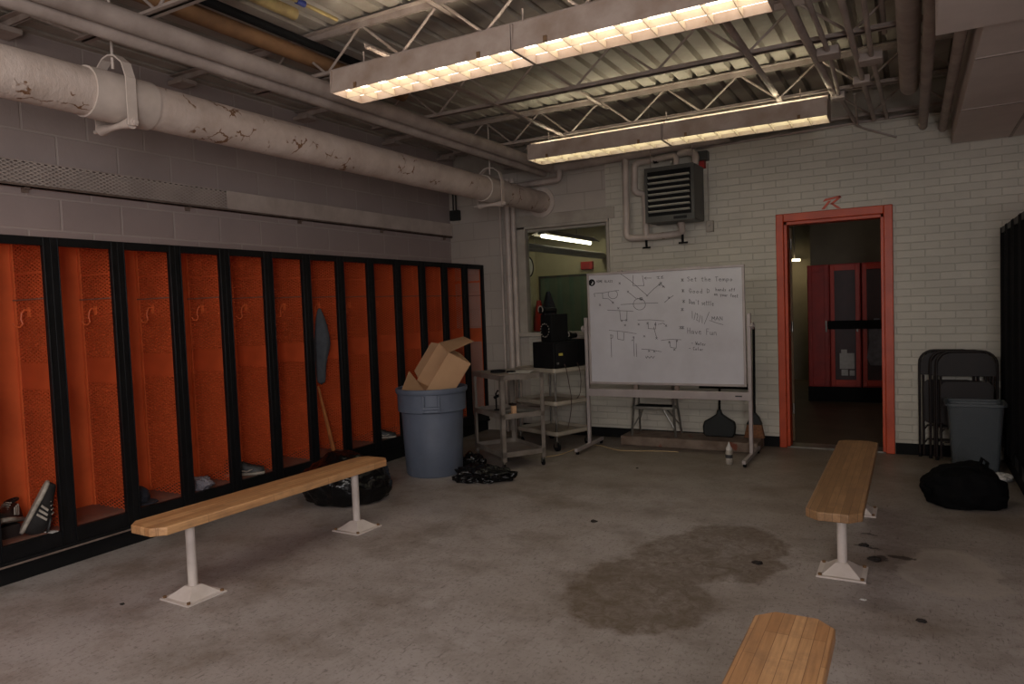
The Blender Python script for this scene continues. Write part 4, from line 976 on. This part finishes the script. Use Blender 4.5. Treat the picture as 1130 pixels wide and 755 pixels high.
# ------------------------------------------------------------------ things in the lockers
FZ = .2205
def shoe(loc, rot, label, stripes, sc=1.0, g=None):
    t_ = thing('cleat' if stripes else 'sneaker', label, 'shoe', loc, 0, g); t_.rotation_euler = rot; t_.scale = (sc,)*3
    secs = [(-.145, .026, .03, .075), (-.125, .036, .0, .085), (-.08, .038, 0, .098), (-.03, .036, 0, .090), (.02, .041, 0, .070), (.07, .046, 0, .052), (.115, .038, 0, .042), (.14, .02, .008, .03)]
    rings = []
    for x, hw, z0, h in secs:
        rings.append([(x, hw*math.cos(a)*(1 if math.sin(a) < 0 else .8), .018+z0*.5 + max(0, math.sin(a))*h + min(0, math.sin(a))*.006) for a in [2*PI*k/16 for k in range(16)]])
    up_ = obj('upper', loft(rings), SHOEB, t_, subsurf=1)
    rg = [[(x, hw*1.06*math.cos(a), z + (.006 if abs(x) > .12 else 0)) for a in ()] for x, hw, z, _ in secs]
    out = [(x, hw*1.1) for x, hw, _, _ in secs]
    poly_ = [(x, y) for x, y in out] + [(x, -y) for x, y in reversed(out)]
    obj('sole', MB().prism([(a, b, 0) for a, b in poly_], (0, 0, 0), (0, 0, .02)), SHOEW, t_, bevel=.006)
    obj('collar', MB().tube([(-.08+.048*math.cos(a), .026*math.sin(a), .112-.012*math.cos(a)) for a in [2*PI*k/14 for k in range(14)]], .007, 8, closed=True), SHOEB, t_)
    mb = MB()
    for k in range(4): x = -.01+k*.02; mb.tube([(x, -.022, .095-k*.011), (x+.004, 0, .103-k*.011), (x, .022, .095-k*.011)], .003, 6)
    obj('laces', mb, SHOEB if not stripes else SHOEW, t_)
    if stripes:
        for s_ in (-1, 1):
            mb = MB()
            for k in range(3):
                x = -.03+k*.024; mb.prism([(x, 0, .03), (x+.011, 0, .03), (x-.003, 0, .085-k*.008), (x-.014, 0, .085-k*.008)], (0, s_*.036, 0), (0, s_*.043, 0))
            obj('stripes', mb, SHOEW, t_)
    else:
        mb = MB().tube([(.06, -.045, .045), (.02, -.044, .032), (-.01, -.042, .035), (-.06, -.038, .065)], .004, 6, rs=[.003, .007, .006, .001])
        obj('swoosh', mb, SHOEW, t_)
    return t_
xl = Vector((.30, .36, .87)).normalized(); zl = Vector((.45, .85, 0)); zl = (zl-xl*zl.dot(xl)).normalized(); yl = zl.cross(xl)
SR = Matrix((xl, yl, zl)).transposed().to_euler()
shoe((-4.56, 2.10, FZ+.085), (.15, -.25, -.75), 'black cleat lying back in the leftmost locker', True, 1.15, 'pair of black striped cleats in the leftmost locker')
shoe((-4.47, 2.19, FZ+.17), SR, 'black cleat with three pale stripes standing tilted in front of its mate', True, 1.12, 'pair of black striped cleats in the leftmost locker')
tag(obj('shoe_box', loft([rrect(.09, .055, .01, 0), rrect(.09, .055, .01, .07)]), paint('dark_box', (40, 30, 28)), loc=(-4.63, 2.10, FZ)), 'low dark box lying under the rear cleat', 'box')
tag(obj('paper_scrap', MB().prism([(0, 0, 0), (.07, .01, .0), (.06, .05, .0), (.01, .04, 0)], (0, 0, 0), (0, 0, .003)), PAPER, loc=(-4.46, 2.235, FZ)), 'white paper scrap on the leftmost locker floor', 'paper')
shoe((-4.52, 3.74, FZ), (0, 0, .72), 'black sneaker with pale sole and swoosh inside a locker', False, 1.05)
shoe((-4.48, 5.36, FZ), (0, 0, .75), 'small dark sneaker with white trim left of the grey bin', False, .85)
cp = thing('ball_cap', 'dark navy cap crumpled on a locker floor', 'cap', (-4.55, 2.87, FZ))
o = blob('crown', (0, 0, 0), (.085, .085, .075), 21, '', CAPC, amp=.15, det=3); o.parent = cp
for kk in ('label', 'category'): del o[kk]
obj('brim', MB().prism([(.0, -.07, 0), (.06, -.09, 0), (.11, -.06, 0), (.13, 0, 0), (.11, .05, 0), (.06, .07, 0), (0, .07, 0)], (.02, .02, .008), (.02, .02, .014)), CAPC, cp)
blob('rag', (-4.50, 3.32, FZ), (.10, .08, .05), 27, 'pale grey rag crumpled on a locker floor', LGREY, 'rag', amp=.4)
tw = thing('hanging_towel', 'grey towel hanging from a hook inside a locker', 'towel', (-4.52, 4.62, 1.50))
rings = []
for z, w_, off in ((0, .012, 0), (-.05, .03, 0), (-.15, .06, .01), (-.28, .075, .015), (-.34, .08, .01), (-.45, .055, -.01), (-.55, .045, -.02), (-.68, .045, -.02)):
    rings.append([(w_*math.cos(a)*.9, off + w_*.9*math.sin(a)*(1+.25*math.sin(3*a)), z) for a in [2*PI*k/18 for k in range(18)]])
obj('cloth', loft(rings), TOWEL, tw, subsurf=1)
tag(obj('wooden_stick', MB().tube([(-4.46, 4.50, .82), (-4.50, 4.69, FZ+.012)], .012, 8, rs=[.010, .020]), WOODST), 'wooden stick leaning in the locker under the hanging towel', 'stick')

# ------------------------------------------------------------------ debris on the floor
random.seed(4)
for (x, y, s_), lb in zip(((-1.851, 4.305, .022), (-.742, 3.951, .025), (.026, 3.517, .02), (-.21, 3.66, .012), (-3.528, 2.114, .012), (-2.096, 5.865, .012), (-.25, 4.47, .026), (-.19, 4.25, .03)),
    ('dark clod on the open floor left of the brown stain', 'dark crumb at the right edge of the brown stain', 'round dark clod on the floor right of the bottom bench', 'tiny pale chip near the middle bench base',
     'tiny dark crumb left of the front bench base', 'tiny dark crumb on the floor before the whiteboard', 'flat dark leaf right of the middle bench post', 'dark clump of dirt beside the middle bench base')):
    blob('dirt_clod', (x, y, 0), (s_, s_*.8, s_*.35), x*7+y, lb, DEBR if 'pale' not in lb else PAPER, 'dirt', amp=.5, det=2, group='clods and crumbs on the floor')

# ------------------------------------------------------------------ beyond the window
of = thing('ceiling_lamp', 'lit fluorescent lamp in the room beyond the window', 'light fixture', (-4.83, 9.6, 2.52))
obj('lamp_body', MB().prism([(-.16, 0, -.01), (-.06, 0, .06), (.06, 0, .06), (.16, 0, -.01), (.16, 0, 0), (.05, 0, .07), (-.05, 0, .07), (-.16, 0, 0)], (0, 0, 0), (0, 1.9, 0)).box(-.05, 0, .0, .05, 1.9, .07), FRAMEW, of)
obj('lamp_tube', MB().cyl((.0, .04, -.025), (.0, 1.86, -.025), .026, 16), emit('office_tube', (1, .95, .75), 7), of)
obj('lamp_rod', MB().cyl((0, .3, .05), (0, .3, .53), .008, 6).cyl((0, 1.3, .05), (0, 1.3, .53), .008, 6), FRAMEW, of)
pipe('office_pipe', [(-4.70, 8.3, 2.28), (-4.70, 11.70, 2.28)], .055, PAPER, 'thick cream pipe in the room beyond the window')
ck = thing('wall_clock', 'round clock seen edge on through the window', 'clock', (-6.05, 11.42, 2.16))
obj('clock_rim', MB().lathe([(.16, 0), (.185, 0), (.185, .04), (.16, .04), (.16, 0)], n=32, cap=False).xf(Matrix.Rotation(PI/2, 4, 'Y')), BLACK, ck)
obj('clock_face', MB().cyl((.0, 0, 0), (.03, 0, 0), .165, 32), PAPER, ck)
obj('clock_hand', MB().box(.031, -.006, 0, .034, .006, .11).box(.031, -.08, -.006, .034, 0, .006), BLACK, ck)
cbd = thing('chalkboard', 'green chalkboard on the far wall beyond the window', 'chalkboard', (-5.25, 11.75, 1.45))
obj('board', MB().box(-.7, -.02, -.5, .9, 0, .5), CHALK, cbd)
obj('board_frame', MB().box(-.73, -.03, .5, .93, 0, .54).box(-.73, -.03, -.54, .93, 0, -.5).box(-.73, -.03, -.5, -.7, 0, .5), HEAT, cbd)
tag(obj('pinned_note', MB().box(-5.02, 11.715, 1.22, -4.88, 11.728, 1.5), paint('note_yellow', (170, 160, 110))), 'yellowish note pinned to the chalkboard', 'note')
es = thing('exit_sign', 'small red box lamp on the far wall beyond the window', 'alarm', (-5.0, 11.75, 2.13))
obj('sign_body', MB().box(-.11, -.08, -.07, .11, 0, .07), REDS, es, bevel=.01)
obj('sign_lens', MB().box(-.03, -.10, -.04, .05, -.08, .04), REDS, es)
cl = thing('hanging_jacket', 'red and dark blue jacket hanging at the left edge of the window view', 'jacket', (-5.66, 11.62, 1.55), -PI/2)
obj('blue_panel', loft([[(.06+.05*math.cos(a), -.05+w_*math.sin(a), z) for a in [2*PI*k/14 for k in range(14)]] for z, w_ in ((.15, .03), (-.1, .12), (-.4, .18), (-.75, .2))]), CAPC, cl)
obj('red_panel', loft([[(.06+.06*math.cos(a), -.25+w_*math.sin(a), z) for a in [2*PI*k/14 for k in range(14)]] for z, w_ in ((.0, .03), (-.2, .08), (-.5, .12), (-.85, .12))]), REDS, cl)

# ------------------------------------------------------------------ beyond the door
DPANEL = paint('maroon_door_panel', (62, 18, 18), (44, 14, 14), 6, .4)
def door_locker(x, w_, label, meshd):
    t_ = thing('door_locker', label, 'locker', (x, 10.5, .2), 0, 'red lockers with doors beyond the doorway')
    obj('body', MB().box(0, .03, 0, w_, .42, 1.66), REDD, t_, bevel=.004)
    fr_ = MB().box(.01, 0, .02, .06, .03, 1.64).box(w_-.06, 0, .02, w_-.01, .03, 1.64).box(.06, 0, .02, w_-.06, .03, .10).box(.06, 0, 1.57, w_-.06, .03, 1.64)
    d_ = obj('door', fr_, REDD if not meshd else paint('locker_door_red', (204, 54, 26), (176, 40, 20), 4, .35), t_, bevel=.003)
    obj('door_panel', MB().box(.06, .012, .10, w_-.06, .018, 1.57), REDD if not meshd else DPANEL, d_)
    obj('handle', MB().box(w_-.05, -.02, .75, w_-.03, 0, .90), CHROME, d_)
    return t_
door_locker(-1.245, .275, 'plain dark red locker, leftmost beyond the doorway', False)
door_locker(-.965, .375, 'red framed locker with white papers taped inside its door, beyond the doorway', True)
door_locker(-.575, .40, 'red framed locker with a pale shirt hung inside its door, beyond the doorway', True)
door_locker(-.165, .40, 'red framed locker hidden by the right door jamb', True)
tag(obj('locker_plinth', MB().box(-1.25, 10.52, 0, .25, 10.92, .2), BLACKM), 'black plinth under the red lockers beyond the doorway', 'plinth')
tag(obj('black_strap', MB().box(-.99, 10.470, .985, .2, 10.479, 1.10), BLACKM), 'black band stretched across the red locker doors', 'strap')
tag(obj('taped_paper', MB().box(-.85, 10.490, .45, -.67, 10.508, .66).box(-.83, 10.490, .36, -.75, 10.507, .44).box(-.73, 10.49, .36, -.67, 10.507, .43).box(-.83, 10.49, .66, -.76, 10.507, .71), PAPER), 'white papers on a red locker door beyond the doorway', 'paper')
tag(obj('hung_shirt', loft([[(-.40+w_*math.cos(a), 10.488+.010*math.sin(a), z) for a in [2*PI*k/14 for k in range(14)]] for z, w_ in ((1.12, .03), (1.0, .10), (.8, .09), (.6, .12), (.5, .08))]), LGREY), 'pale shirt hanging on the red locker door beyond the doorway', 'shirt')
fl_ = thing('far_lamp', 'small lit lamp far down the corridor', 'light fixture', (-1.72, 12.9, 2.06))
obj('lamp_glow', MB().box(-.09, -.02, -.02, .09, .02, .02), emit('far_lamp_glow', (1, .85, .5), 3), fl_)
obj('lamp_stem', MB().cyl((0, 0, .02), (0, 0, .85), .01, 8), FRAMEW, fl_)
area('corridor_fill', (-.3, 9.0, 2.8), (-.5, 10.2, .5), 1.0, .25, 1.3, (1, .85, .7))  # fill light added to brighten the red lockers beyond the doorway
area('far_corridor_light', (-1.72, 12.6, 2.0), (-1.6, 13.2, 1.2), .3, .1, 1.2, (1, .8, .45))
